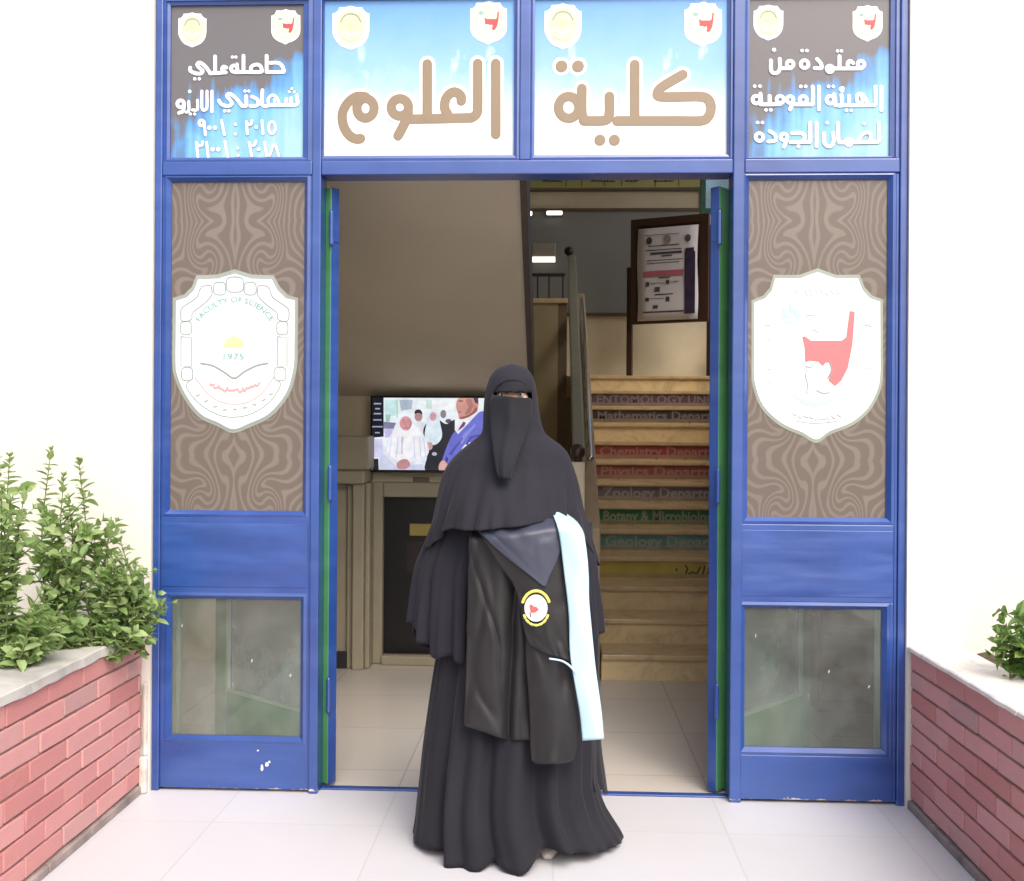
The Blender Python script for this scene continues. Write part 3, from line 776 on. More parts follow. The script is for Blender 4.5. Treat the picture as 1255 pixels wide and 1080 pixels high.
scr((.28, .22, .24), 13, (1035, 40), (1080, 40), (1078, 100), (1050, 85))
scr((.88, .68, .66), 12, (715, 700), (750, 660), (790, 690), (790, 760), (715, 760), smooth_n=3)
for cx_s, cy_s, w_s in ((395, 300, 1.0), (652, 225, .6), (515, 228, .6)):
    for q in (-1, 1): ell((.35, .24, .26), 14, cx_s + q * 22 * w_s, cy_s - 18 * w_s, 7 * w_s, 4 * w_s)
    scr((.74, .50, .52), 13, (cx_s - 6 * w_s, cy_s + 12 * w_s), (cx_s + 6 * w_s, cy_s + 12 * w_s), (cx_s + 3 * w_s, cy_s - 10 * w_s), (cx_s - 3 * w_s, cy_s - 10 * w_s))
scr((.77, .52, .55), 12, (440, 250), (453, 300), (430, 350), (400, 366), (425, 330), (436, 290), smooth_n=3)
for x0_s in (260, 320, 470, 520, 560): scr((.84, .86, .95), 12, (x0_s, 430), (x0_s + 9, 430), (x0_s + 4 + (x0_s - 390) * .18, 640), (x0_s - 8 + (x0_s - 390) * .18, 640))
scr((.70, .47, .44), 13, (960, 60), (1010, 50), (1030, 120), (1000, 190), (950, 200), (985, 130), smooth_n=3); ell((.80, .55, .50), 14, 1045, 120, 12, 26)
scr((.55, .57, .90), 11, (900, 470), (960, 380), (1050, 300), (1060, 310), (990, 400), (930, 500)); scr((.24, .25, .55), 12, (780, 620), (800, 640), (790, 700), (768, 680))
scr((.70, .76, .82), 3, (330, 60), (460, 60), (450, 150), (350, 170)); scr((.80, .90, .86), 3, (580, 60), (640, 60), (640, 150), (590, 150)); scr((.55, .60, .70), 3, (200, 300), (240, 300), (240, 340), (200, 340))
b.build("screen", TM, tv)

# ------------------------------------------------------------------ blue entrance frame
ent = thing("entrance_frame", "blue painted entrance frame of posts and rails set into the white wall", "door frame", (PX(640, Y0), Y0, 0))
VM = 600
x_lo, x_l1 = PX(188, Y0, VM), PX(197, Y0, VM)
x_p0, x_p1 = PX(380.5, Y0, VM), PX(391.5, Y0, VM)
x_q0, x_q1 = PX(896, Y0, VM), PX(910, Y0, VM)
x_r0, x_ro = PX(1100.5, Y0, VM), PX(1110.5, Y0, VM)
x_m0, x_m1 = PX(637, Y0, 100), PX(650, Y0, 100)
z_l0 = (PZ(393, 213.5, Y0) + PZ(898, 213.5, Y0)) / 2
z_l1 = (PZ(300, 197, Y0) + PZ(1000, 197, Y0)) / 2 + .002
YBK = Y0 + .10
for a, c_ in ((x_lo + .001, x_l1), (x_r0, x_ro - .001), (x_p0, x_p1), (x_q0, x_q1)):
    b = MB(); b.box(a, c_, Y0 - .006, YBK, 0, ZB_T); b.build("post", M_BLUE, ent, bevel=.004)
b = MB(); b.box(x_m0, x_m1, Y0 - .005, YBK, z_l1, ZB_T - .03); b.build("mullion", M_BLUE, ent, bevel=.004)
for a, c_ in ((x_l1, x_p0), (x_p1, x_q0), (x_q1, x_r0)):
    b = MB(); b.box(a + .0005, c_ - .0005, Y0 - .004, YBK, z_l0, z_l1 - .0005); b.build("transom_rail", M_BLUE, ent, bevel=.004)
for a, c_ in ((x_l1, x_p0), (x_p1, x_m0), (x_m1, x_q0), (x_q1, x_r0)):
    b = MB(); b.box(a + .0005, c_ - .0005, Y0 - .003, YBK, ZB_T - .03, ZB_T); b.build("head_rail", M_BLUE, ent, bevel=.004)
# threshold
b = MB(); b.box(x_p1, x_q0, Y0 + .04, Y0 + .075, .0005, .008); b.build("threshold_strip", M_BLUE, ent, bevel=.003)

# ------------------------------------------------------------------ crests
K1 = [(75,235),(140,215),(185,170),(210,105),(330,100),(430,70),(530,100),(655,105),(690,170),(740,220),(795,235),(792,600),(780,680),(740,800),(640,920),(520,980),(420,1015),(330,975),(220,920),(130,800),(80,680),(72,600)]
K2 = [(70,230),(130,205),(165,165),(185,95),(320,95),(415,60),(510,95),(635,95),(660,160),(700,205),(755,225),(757,600),(745,700),(690,810),(600,890),(480,940),(408,985),(330,945),(220,895),(120,800),(75,680),(70,600)]
def norm(pts, box): return [((x - box[0]) / (box[2] - box[0]), (y - box[1]) / (box[3] - box[1])) for x, y in pts]
B1, B2 = (72, 70, 795, 1015), (70, 60, 757, 985)
RED2 = [(332,418),(345,415),(380,440),(545,440),(572,420),(590,275),(618,280),(605,460),(580,590),(545,660),(510,690),(475,660),(492,600),(485,560),(460,560),(445,580),(420,555),(370,550),(348,560),(345,480)]
BOOK2 = [(270,735),(340,760),(405,780),(480,760),(550,745),(480,785),(405,815),(340,790)]
LOTUS2 = [(212,290),(240,280),(268,255),(300,280),(332,290),(320,325),(290,345),(255,345),(225,325)]
M_VIN = simple("white vinyl", (.82, .84, .82), .45, .02)
M_VINB = simple("aged cream vinyl", (.60, .62, .47), .45, .05, 30)
M_HALO = simple("grey green sticker edge", (.27, .30, .255), .5, .1)
M_CRED = simple("crest red", (.60, .16, .17), .45, .05); M_CREDD = simple("dark crest red", (.42, .06, .07), .45, .05)
M_CYAN = simple("pale cyan print", (.42, .70, .74), .45, .05); M_TEAL = simple("pale teal print", (.22, .40, .38), .45, .05)
M_YEL = simple("yellow print", (.74, .76, .28), .45, .05); M_PGREY = simple("pale grey print", (.26, .32, .31), .45, .05)
M_PINKP = simple("pale pink print", (.60, .30, .30), .45, .05); M_DGREY = simple("grey print", (.22, .28, .26), .45, .05); M_BEIGE = simple("beige print", (.70, .62, .42), .45, .05)
M_LGREEN = simple("pale green print", (.62, .68, .38), .45, .05)
def crest(kind, bbox, Y, parent, small, name="crest"):
    u0_, v0_, u1_, v1_ = bbox
    k = [0]
    def mp(p, d=0.0): return tuple(P(u0_ + p[0] * (u1_ - u0_), v0_ + p[1] * (v1_ - v0_), Y - d))
    box, out = (B1, K1) if kind == 1 else (B2, K2)
    q_ = [Vector((x, y, 0)) for x, y in out]; iL = next(i for i, p in enumerate(out) if p[1] == 600 and p[0] > 400)
    out = out[:iL] + [(p.x, p.y) for p in curve_pts(q_[iL:], 4)]
    o = norm(out, box)
    def scale(pts, s, c=(.5, .5)): return [(c[0] + (x - c[0]) * s, c[1] + (y - c[1]) * s) for x, y in pts]
    s_px = (P(u1_, v0_, Y) - P(u0_, v0_, Y)).length
    b = MB(); mats = []
    def sh(pts, m, d, th=.0006):
        if m not in mats: mats.append(m)
        b.poly([mp(p, d) for p in pts], th, mats.index(m))
    def stk(pts, m, w, d, sm=5):
        if m not in mats: mats.append(m)
        q = [Vector((x, y, 0)) for x, y in pts]
        if sm and len(q) > 2: q = curve_pts(q, sm)
        b.tube([mp((x[0], x[1]), d) for x in q], w * s_px, 6, mats.index(m), ((0, 1, 0), .12))
    sh(scale(o, 1.045 if not small else 1.03), M_HALO if not small else M_VIN, .0010)
    sh(o, M_VIN if not small else M_VIN, .0020)
    root = b.build(name, mats, parent); 
    b = MB(); mats = []
    N = lambda x, y: ((x - box[0]) / (box[2] - box[0]), (y - box[1]) / (box[3] - box[1]))
    if kind == 1:
        if small:
            sh(scale(o, .84), M_VINB, .0028)
            ring = [(.5 + .36 * math.cos(t), .47 + .36 * math.sin(t)) for t in [6.283 * i / 24 for i in range(24)]]
            sh(ring, M_LGREEN, .0034)
        else:
            if True:
                # border: beads, bars and corner tabs drawn as thin outlines
                for cx, cy, rx, ry in ((340,165,36,38),(432,140,52,46),(524,165,36,38),(138,403,34,40),(717,403,34,40),(145,680,34,40),(703,680,36,40)):
                    stk([N(cx + rx * math.copysign(abs(math.cos(t)) ** .6, math.cos(t)), cy + ry * math.copysign(abs(math.sin(t)) ** .6, math.sin(t))) for t in [6.283 * i / 14 for i in range(15)]], M_PGREY, .006, .0030, 2)
                for x0_, x1_ in ((108, 170), (688, 745)):
                    stk([N(x0_, 460), N(x0_, 630), N(x1_, 635), N(x1_, 460), N(x0_, 455)], M_PGREY, .006, .0030, 0)
                for sgn in (1, -1):
                    f = lambda x, y: N(432 + sgn * (432 - x) * -1 if sgn == -1 else x, y)
                    q = [(285,145),(230,155),(205,215),(150,255),(108,290),(108,350),(130,362),(172,350),(178,310),(240,262),(292,205),(290,150)]
                    stk([N(x if sgn == 1 else 862 - x, y) for x, y in q], M_PGREY, .006, .0030, 3)
                stk([N(*p) for p in ((165,715),(140,760),(220,860),(330,925),(425,940),(530,920),(640,850),(705,750),(690,720))], M_PGREY, .005, .0030, 4)
                stk([N(*p) for p in ((190,700),(270,800),(350,850),(430,862),(510,850),(590,800),(665,700))], M_PINKP, .0045, .0030, 4)
                stk(o + o[:1], M_PGREY, .006, .0028, 0)
        sun_ = [N(425 + 70 * (1 if i % 2 else .75) * math.cos(t), 520 - 78 * (1 if i % 2 else .8) * math.sin(t)) for i, t in enumerate([math.pi * i / 14 for i in range(15)])]
        sh(sun_, M_YEL, .0040)
        if not small:
            stk([N(*p) for p in ((225,615),(300,630),(370,670),(428,705),(490,665),(560,630),(628,615))], M_DGREY, .0075, .0042, 5)
            def onarc(p, r=250, cx=432, cy=497):
                a = R(148) - p[0] / r; rad = r + p[1]
                return mp(N(cx + rad * math.cos(a), cy - rad * math.sin(a)), .0042)
            if M_TEAL not in mats: mats.append(M_TEAL)
            text_mesh(b, "FACULTY OF SCIENCE", onarc, 46, mats.index(M_TEAL), bold=1.2, fit=R(116) * 250)
            text_mesh(b, "1975", lambda p: mp(N(362 + p[0], 592 - p[1]), .0042), 52, mats.index(M_TEAL), bold=1.0, fit=125)
            rr = random.Random(5)
            for i in range(11):
                t = -0.62 + i * .124; cx, cy = 432 + 235 * math.sin(t), 560 + 220 * math.cos(t)
                stk([N(cx - 12, cy + rr.uniform(-14, 10)), N(cx, cy + rr.uniform(-4, 14)), N(cx + 12, cy + rr.uniform(-14, 8))], M_PINKP, .009, .0042, 4)
            for i in range(9):
                t = -0.75 + i * .19; cx, cy = 428 + 320 * math.sin(t), 560 + 335 * math.cos(t)
                stk([N(cx - 10, cy + rr.uniform(-8, 8)), N(cx + 10, cy + rr.uniform(-8, 8))], M_PGREY, .006, .0042, 0)
        else:
            stk([(.24, .60), (.38, .62), (.5, .69), (.62, .62), (.76, .60)], M_VIN, .03, .0042, 4)
            stk([(.28, .72), (.5, .78), (.72, .72)], M_BEIGE, .045, .0040, 4)
            stk([(.22, .36), (.32, .22), (.5, .17), (.68, .22), (.78, .36)], M_HALO, .022, .0040, 4)
    else:
        if small: sh(scale(o, .86), M_VINB, .0028); sh(scale([(.5 + .38 * math.cos(6.283 * i / 24), .46 + .36 * math.sin(6.283 * i / 24)) for i in range(24)], 1), M_LGREEN if False else M_VINB, .0033)
        sh(norm(RED2, box), M_CREDD if small else M_CRED, .0040)
        sh(norm(LOTUS2, box), M_TEAL if small else M_CYAN, .0040)
        sh(norm(BOOK2, box), M_CYAN, .0040)
        if not small:
            for p, r_ in (((240, 268), 16), ((300, 268), 16), ((270, 245), 12)): stk([N(p[0], p[1]), N(p[0] + 4, p[1] + 26)], M_CYAN, r_ / 700, .0044, 0)
            rr = random.Random(9)
            for y, w in ((360, 40), (440, 36), (600, 40), (672, 40)):
                for x in (140, 690): stk([N(x - w/2, y + rr.uniform(-5, 5)), N(x, y - 6), N(x + w/2, y + rr.uniform(-5, 5))], M_PGREY, .003, .0040, 3)
            for x in range(290, 540, 28): stk([N(x, 165 + rr.uniform(-25, 20)), N(x + 10, 180 + rr.uniform(-10, 18)), N(x + 24, 170 + rr.uniform(-20, 15))], M_PGREY, .0028, .0040, 3)
            for x in range(280, 540, 30):
                yy = 850 + 25 * math.sin((x - 280) / 260 * math.pi)
                stk([N(x, yy + rr.uniform(-12, 8)), N(x + 12, yy + rr.uniform(-5, 12)), N(x + 24, yy + rr.uniform(-10, 8))], M_PGREY, .004, .0040, 3)
            stk([N(355, 600), N(350, 640), N(362, 690), N(352, 735)], M_PGREY, .004, .0040, 4); stk([N(350, 580), N(370, 588), N(388, 582)], M_DGREY, .004, .0040, 3)
            stk([N(410, 715), N(445, 730), N(480, 726)], M_PGREY, .005, .0040, 3); stk([N(480, 560), N(492, 600), N(470, 650)], M_DGREY, .005, .0044, 3)
            stk([N(352, 300), N(385, 298), N(410, 305)], M_PGREY, .003, .0040, 3); stk([N(375, 378), N(400, 382), N(420, 395)], M_PGREY, .003, .0040, 3)
            stk([N(300, 885), N(408, 897), N(520, 885)], M_PGREY, .003, .0040, 3)
    b.build("emblem", mats, root)
    return root

# ------------------------------------------------------------------ signs in the transom
M_TAN = simple("tan letters", (.235, .180, .118), .4, .04, 4); M_WLET = flat("white letters", (.88, .88, .88), .4)
def strokes_at(org, sc, Y):
    return lambda x, y: P(org[0] + x / sc, org[1] + y / sc, Y)
def ringpts(cx, cy, rx, ry=None, a0=0, a1=360, n=16):
    ry = rx if ry is None else ry
    return [(cx + rx * math.cos(R(a0 + (a1 - a0) * i / n)), cy + ry * math.sin(R(a0 + (a1 - a0) * i / n))) for i in range(n + 1)]
def ink(b, mapf, sc, S, D, r, mi, grow=1.0, flatk=.12, sm=4):
    pxm = (P(101, 100, YSIGN) - P(100, 100, YSIGN)).length / sc
    for si, s in enumerate(S):
        rad = r
        if isinstance(s, tuple) and isinstance(s[0], (int, float)): rad, s = s
        q = [Vector((x, y, 0)) for x, y in s]
        off = Vector((0, -.00035 * (si % 5), 0))
        if len(q) > 5 and (q[0] - q[-1]).length < 3:
            q = curve_pts(q[:-1], sm, True); rw = []; nq = len(q)
            for a_ in range(nq):
                t_ = (q[(a_+1) % nq] - q[a_-1]).normalized(); nn = Vector((-t_.y, t_.x, 0)); c_ = []
                for k_ in range(10):
                    th = 2 * math.pi * k_ / 10; e_ = q[a_] + nn * ((rad + grow) * math.cos(th)); p_ = mapf(e_.x, e_.y)
                    c_.append(p_ + off + Vector((0, (rad + grow) * pxm * flatk * math.sin(th), 0)))
                rw.append(c_)
            rw.append(rw[0]); b.grid(rw, mi, closed=True); continue
        if len(q) > 2 and sm: q = curve_pts(q, sm)
        b.tube([mapf(p[0], p[1]) + off for p in q], (rad + grow) * pxm, 10, mi, ((0, 1, 0), flatk))
    for x, y, rr_ in D: b.disc(mapf(x, y) + Vector((0, -.0004, 0)), (rr_ + grow) * pxm, flatk, mi)
YSIGN = Y0 + .022
def transom(ux0, ux1, uv0, uv1, lab, mat):
    """glazing bead and printed sheet; px corners of the visible sheet"""
    a, c_ = P(ux0, uv0, YSIGN), P(ux1, uv1, YSIGN)
    t = thing("fascia_sign", lab, "sign", ((a.x + c_.x)/2, YSIGN, c_.z))
    b = MB(); b.box(a.x - .015, c_.x + .015, YSIGN, YSIGN + .012, c_.z - .015, a.z + .015)
    b.build("printed_panel", mat, t, origin=((a.x + c_.x)/2, YSIGN, (a.z + c_.z)/2))
    return t, a, c_
SIG = []
for ux0, ux1, uv0, uv1, lab, mat in ((210.5, 372, 8, 193.5, "grey fascia sign with white writing and two lines of numerals at the left end", M_SIGNGREY),
        (398.5, 629.5, 1.5, 191, "sky blue fascia sign with a tan word ending in a hanging loop", M_SIGNBLUE),
        (656, 890.5, 0, 190, "sky blue fascia sign with a tan word marked by four round dots", M_SIGNBLUE),
        (918.5, 1089.5, -1, 192.5, "grey fascia sign with three lines of white writing at the right end", M_SIGNGREY)):
    SIG.append(transom(ux0, ux1, uv0, uv1, lab, mat))
bd = MB()
for (x0, x1), (t, a, c_) in zip(((x_l1, x_p0), (x_p1, x_m0), (x_m1, x_q0), (x_q1, x_r0)), SIG):
    # bead fills the gap between opening and sheet
    o_ = [(x0, z_l1), (x1, z_l1), (x1, ZB_T - .03), (x0, ZB_T - .03)]; q_ = [(a.x, c_.z), (c_.x, c_.z), (c_.x, a.z), (a.x, a.z)]
    h_ = [((p[0]*.55 + q[0]*.45), (p[1]*.55 + q[1]*.45)) for p, q in zip(o_, q_)]
    g_ = [((p[0]*.5 + q[0]*.5), (p[1]*.5 + q[1]*.5)) for p, q in zip(o_, q_)]
    vs = [(x, Y0 + .003, z) for x, z in o_] + [(x, Y0 + .001, z) for x, z in h_] + [(x, Y0 + .009, z) for x, z in g_] + [(x, Y0 + .012, z) for x, z in q_] + [(x, YSIGN - .0005, z) for x, z in q_]
    bd.add(vs, [(r*4+i, r*4+(i+1) % 4, r*4+4+(i+1) % 4, r*4+4+i) for r in range(4) for i in range(4)])
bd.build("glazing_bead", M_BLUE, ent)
# middle signs
S_ULUM = [[(1058,362),(1058,765)], [(955,362),(955,600),(950,645),(925,668),(880,672),(560,680)],
          [(862,575),(858,545),(825,524),(790,540),(770,575),(768,620),(785,652)], [(668,365),(668,668)],
          ringpts(512,612,49), [(560,640),(540,700),(502,772)], ringpts(316,617,49,55), [(316,552),(262,552),(212,590),(184,650),(192,720),(225,772),(262,792),(288,790)]]
S_KULL = [[(915,425),(845,465),(785,505),(770,540),(800,552),(900,551),(1020,550),(1062,570),(1076,612),(1062,662),(1020,688),(880,689),(540,689)], [(641,368),(641,680)],
          [(497,550),(497,640),(485,680),(440,689),(350,689)], ringpts(265,612,58,62), [(340,505),(340,640),(355,685)]]
D_KULL = [(224,378,33),(318,378,33),(443,799,31),(525,799,31)]
for (t, a, c_), org, S, D, lb in ((SIG[1], (380, 0), S_ULUM, [], None), (SIG[2], (640, 0), S_KULL, D_KULL, None)):
    sc = 1255 / 270.0
    b = MB(); ink(b, strokes_at(org, sc, YSIGN - .0005), sc, S, D, 27, 0, grow=17, flatk=.006); b.build("letter_outline", M_WLET, t)
    for S_ in ([[0], [1, 2, 3, 4, 5], [6, 7]] if not D else [[0, 1, 2, 3, 4]]):
        b = MB(); ink(b, strokes_at(org, sc, YSIGN - .0026), sc, [S[i_] for i_ in S_], [], 27, 0, grow=0, flatk=.006); b.build("lettering", M_TAN, t)
    for d_ in D:
        b = MB(); ink(b, strokes_at(org, sc, YSIGN - .0026), sc, [], [d_], 27, 0, grow=0, flatk=.006); b.build("letter_dot", M_TAN, t)
crest(1, (408, 8, 452, 60.5), YSIGN, SIG[1][0], True); crest(2, (577, 2, 620.5, 54), YSIGN, SIG[1][0], True)
crest(1, (668, 5, 712, 59.5), YSIGN, SIG[2][0], True); crest(2, (839.5, 3, 884, 57), YSIGN, SIG[2][0], True)
crest(1, (219, 16, 252.5, 57.5), YSIGN, SIG[0][0], True); crest(2, (333, 12, 367.5, 54), YSIGN, SIG[0][0], True)
crest(1, (924, 6.5, 959.5, 49), YSIGN, SIG[3][0], True); crest(2, (1045.5, 7, 1081, 50.5), YSIGN, SIG[3][0], True)
# side signs
SL = [[(890,150),(955,150),(990,178),(1004,215)], [(1000,226),(940,227),(872,226)], [(860,92),(860,226)],
      [(735,226),(730,190),(762,167),(800,170),(818,200),(812,226),(700,227),(600,228)], [(668,92),(668,226)], ringpts(590,198,26), (11, [(614,160),(620,226)]),
      [(525,190),(502,182),(490,205),(515,228)], [(520,230),(440,236),(390,238)], [(432,98),(432,236)],
      [(392,238),(350,180),(305,148),(282,165),(305,195),(328,215),(312,238),(265,236),(225,215),(224,190)],
      [(1110,420),(1112,495),(1010,502)], [(1065,445),(1065,495)], [(1025,452),(1025,497)],
      [(1010,503),(900,503)], (11, [(968,500),(945,440),(905,418),(872,455),(884,498),(922,492),(928,455)]), [(825,378),(825,502),(890,503)],
      [(740,432),(782,455),(792,490),(770,508),(725,508)], [(690,428),(690,506),(655,508)], [(655,506),(605,445),(555,408),(530,425),(558,460),(572,490),(540,510),(490,498),(464,465)],
      (11.5, [(405,385),(405,558)]), (11, [(364,385),(364,520),(350,540)]), (11, [(322,385),(322,520),(340,545),(352,538)]), (11, [(286,462),(284,538),(245,542)]), (11, [(213,472),(214,545),(192,562)]),
      ringpts(145,490,28), [(172,500),(165,550),(132,566)]]
DL = [(575,102,12),(604,102,12),(262,283,13),(300,283,13),(1048,392,11),(1090,392,11),(1070,365,11),(680,385,12),(712,385,12),(512,550,13),(546,550,13),(225,575,12),(262,575,12),(220,388,14)]
SLN = [ringpts(318,650,20,24), [(342,640),(350,750)], [(485,630),(510,748)], [(692,640),(700,742)], [(692,640),(706,665),(732,660),(740,632)], [(822,630),(830,740)], ringpts(905,688,28,50),
       [(275,812),(290,932)], [(275,812),(295,840),(322,835),(330,806)], [(362,812),(375,932)], [(515,806),(536,932)], [(715,812),(735,922)], [(715,812),(735,840),(763,830),(772,802)], [(845,812),(862,922)], [(885,920),(925,825),(962,922)]]
DLN = [(385,690,17),(432,690,17),(602,662,12),(602,742,12),(775,685,14),(412,870,17),(458,870,17),(620,860,12),(622,920,12),(795,870,14)]
SRR = [ringpts(985,195,28), [(985,230),(880,231),(720,231)], [(918,185),(893,168),(872,192),(884,228)], [(805,130),(805,228)], ringpts(725,235,26), [(620,152),(652,190),(655,226),(600,228)], ringpts(515,195,32),
       ringpts(395,195,28), [(400,229),(340,230),(308,230)], [(308,152),(308,235),(285,268),(250,266),(235,235),(235,165)],
       [(1155,382),(1155,578)], [(1105,382),(1105,530),(1080,537),(800,537)], [(1050,535),(1005,455),(962,445),(950,485),(968,522),(1000,500),(990,462)], [(885,460),(885,535)], [(822,450),(822,535),(780,537)], [(832,395),(815,402),(830,415)],
       ringpts(730,492,32), [(762,445),(772,537)], [(635,382),(635,572)], [(582,382),(582,520),(560,530),(420,530)], ringpts(505,490,30), ringpts(395,490,28), [(420,505),(395,572)], ringpts(312,490,30), [(312,528),(230,530),(150,530)], [(225,460),(225,528)],
       ringpts(115,490,32), [(148,440),(155,528)],
       [(1135,682),(1135,835),(1110,842),(860,846)], [(962,842),(988,785),(1040,762),(1068,790),(1058,838)], ringpts(885,842,26), [(795,682),(798,830),(815,845),(860,846)], [(755,765),(755,845),(730,878),(695,870),(680,840),(680,770)],
       [(615,682),(615,878)], [(562,682),(562,830),(545,842),(400,845)], [(412,768),(488,768),(518,800),(500,840)], ringpts(345,800,28), [(370,815),(345,882)], [(225,752),(268,782),(275,828),(215,838)], ringpts(140,802,32)]
DR = [(262,75,15),(495,82,13),(535,82,13),(790,85,12),(822,85,12),(865,580,13),(905,580,13),(715,380,13),(755,380,13),(485,380,13),(525,380,13),(195,575,13),(235,575,13),(100,378,13),(145,378,13),(1012,690,13),(705,682,14),(465,878,15),(125,680,13),(165,680,13)]
sc = 1255 / 185.0
M_SHAD = flat("blue grey letter shadow", (.20, .24, .34), .4)
for (t, a, c_), org, S, D, S2, D2 in ((SIG[0], (200, 55), SL, DL, SLN, DLN), (SIG[3], (910, 50), SRR, DR, [], [])):
    b = MB(); ink(b, strokes_at((org[0] + .45, org[1] + .55), sc, YSIGN - .0006), sc, S, D, 14, 0, grow=2, flatk=.006)
    if S2: ink(b, strokes_at((org[0] + .4, org[1] + .4), sc, YSIGN - .0006), sc, S2, D2, 10, 0, grow=2, flatk=.006)
    b.build("letter_shadow", M_SHAD, t)
    b = MB(); ink(b, strokes_at(org, sc, YSIGN - .0026), sc, S, D, 14, 0, grow=0, flatk=.006)
    if S2: ink(b, strokes_at(org, sc, YSIGN - .0026), sc, S2, D2, 10.5, 0, grow=0, flatk=.006)
    b.build("lettering", M_WLET, t)

# ------------------------------------------------------------------ fixed side leaves
def side_leaf(x0, x1, zb, zt, glass, low, lab, kind, bbox):
    """glass, low: px rectangles of the two panes"""
    t = thing("door_leaf", lab, "door", ((x0 + x1)/2, Y0, 0))
    YS = Y0 + .002; YK = Y0 + .05
    g0, g1 = P(glass[0], glass[1], Y0), P(glass[2], glass[3], Y0)
    l0, l1 = P(low[0], low[1], Y0), P(low[2], low[3], Y0)
    W = .026
    gx0, gx1 = min(g0.x, l0.x), max(g1.x, l1.x)
    def opening(a, c_): return a.x - W, c_.x + W, c_.z - W, a.z + W
    o1, o2 = opening(g0, g1), opening(l0, l1)
    b = MB()
    e = .0008
    b.box(x0 + e, min(o1[0], o2[0]), YS, YK, zb, zt); b.box(max(o1[1], o2[1]), x1 - e, YS, YK, zb, zt)
    ml, mr = min(o1[0], o2[0]) + .0003, max(o1[1], o2[1]) - .0003
    b.box(ml, mr, YS + .0005, YK, zb, o2[2]); b.box(ml, mr, YS + .0005, YK, o2[3], o1[2]); b.box(ml, mr, YS + .0005, YK, o1[3], zt)
    for o in (o1, o2):
        if o[0] > ml + .002: b.box(ml, o[0], YS + .0005, YK, o[2] + .0003, o[3] - .0003)
        if o[1] < mr - .002: b.box(o[1], mr, YS + .0005, YK, o[2] + .0003, o[3] - .0003)
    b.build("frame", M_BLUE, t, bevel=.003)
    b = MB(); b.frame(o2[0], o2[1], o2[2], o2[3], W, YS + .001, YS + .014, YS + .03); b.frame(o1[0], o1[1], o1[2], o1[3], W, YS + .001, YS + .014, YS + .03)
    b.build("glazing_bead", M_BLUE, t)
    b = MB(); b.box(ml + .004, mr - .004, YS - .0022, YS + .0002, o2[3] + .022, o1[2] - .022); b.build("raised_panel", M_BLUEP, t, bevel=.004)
    b = MB(); b.box(g0.x - .01, g1.x + .01, YS + .020, YS + .026, g1.z - .01, g0.z + .01)
    pane = b.build("patterned_pane", M_FILM, t, origin=((g0.x + g1.x)/2, YS + .02, (g0.z + g1.z)/2))
    b = MB(); b.box(l0.x - .01, l1.x + .01, YS + .020, YS + .025, l1.z - .01, l0.z + .01)
    b.build("clear_pane", M_GLASS, t, origin=((l0.x + l1.x)/2, YS + .02, (l0.z + l1.z)/2))
    crest(kind, bbox, YS + .0195, t, False)
    return t
ZLT = z_l0 - .003
side_leaf(x_l1, x_p0, .012, ZLT, (208.5, 222, 370, 627), (208.5, 734, 366.5, 905), "blue fixed door leaf with a white shield showing a sun above an open book", 1, (214.5, 334.5, 362, 526.5))
side_leaf(x_q1, x_r0, .012, ZLT, (919, 219.5, 1087.5, 635.5), (914, 746, 1081.5, 920), "blue fixed door leaf with a white shield showing a red figure", 2, (924.5, 333.5, 1079, 538.5))

# ------------------------------------------------------------------ open leaves folded back behind the side leaves
def open_leaf(hinge, ang, mirror, lab):
    t = thing("open_door", lab, "door", hinge)
    Mx = Matrix.Translation(hinge) @ Matrix.Rotation(R(ang), 4, 'Z')
    if mirror: Mx = Matrix.Translation(hinge) @ Matrix.Rotation(R(-ang), 4, 'Z') @ Matrix.Scale(-1, 4, (1, 0, 0))
    W_, T, H0, H1 = .76, .042, .012, z_l0 - .03
    b = MB()
    def bx(x0, x1, z0, z1, y0=0, y1=T):
        n = len(b.v); b.xbox(Mx, x0, x1, y0, y1, z0, z1)
        b.m[-6:] = [0, 0, 0, 0, 1, 0]         # the +y face is the inner, green face
    bx(0, .085, H0, H1); bx(W_ - .085, W_, H0, H1)
    for z0, z1 in ((H0, .26), (.86, 1.10), (H1 - .09, H1)): bx(.0855, W_ - .0855, z0, z1, .001, T - .001)
    b.build("frame", [M_BLUE, M_GREEN], t, bevel=.003)
    b = MB()
    for z0, z1 in ((.262, .858), (1.102, H1 - .092)):
        for a in ((.086, .098, z0, z1), (W_ - .098, W_ - .086, z0, z1)): b.xbox(Mx, a[0], a[1], T - .012, T + .004, a[2], a[3])
        b.xbox(Mx, .0985, W_ - .0985, T - .012, T + .004, z0, z0 + .012); b.xbox(Mx, .0985, W_ - .0985, T - .012, T + .004, z1 - .012, z1)
    b.build("glazing_bead", simple("pale green bead", (.40, .50, .38), .5, .1), t)
    b = MB()
    b.xbox(Mx, .099, W_ - .099, .018, .023, .262, .858); b.xbox(Mx, .099, W_ - .099, .018, .023, 1.102, H1 - .092)
    b.build("pane", M_GLASS2, t)
    for z in (.30, 1.12, H1 - .22):
        b = MB(); c0 = Mx @ Vector((-.008, T + .004, z)); b.tube([c0, c0 + Vector((0, 0, .12))], .009, 10)
        b.xbox(Mx, -.004, -.0005, .006, T, z + .01, z + .11)
        b.build("hinge", M_BLUE, t)
    return t
hl = P(414, 600, Y0 + .10); hr = P(868.5, 600, Y0 + .10)
open_leaf((hl.x, hl.y, 0), 142, False, "blue edged open door leaf with green inner face, folded back on the left")
open_leaf((hr.x, hr.y, 0), 131, True, "blue edged open door leaf with green inner face, folded back on the right")

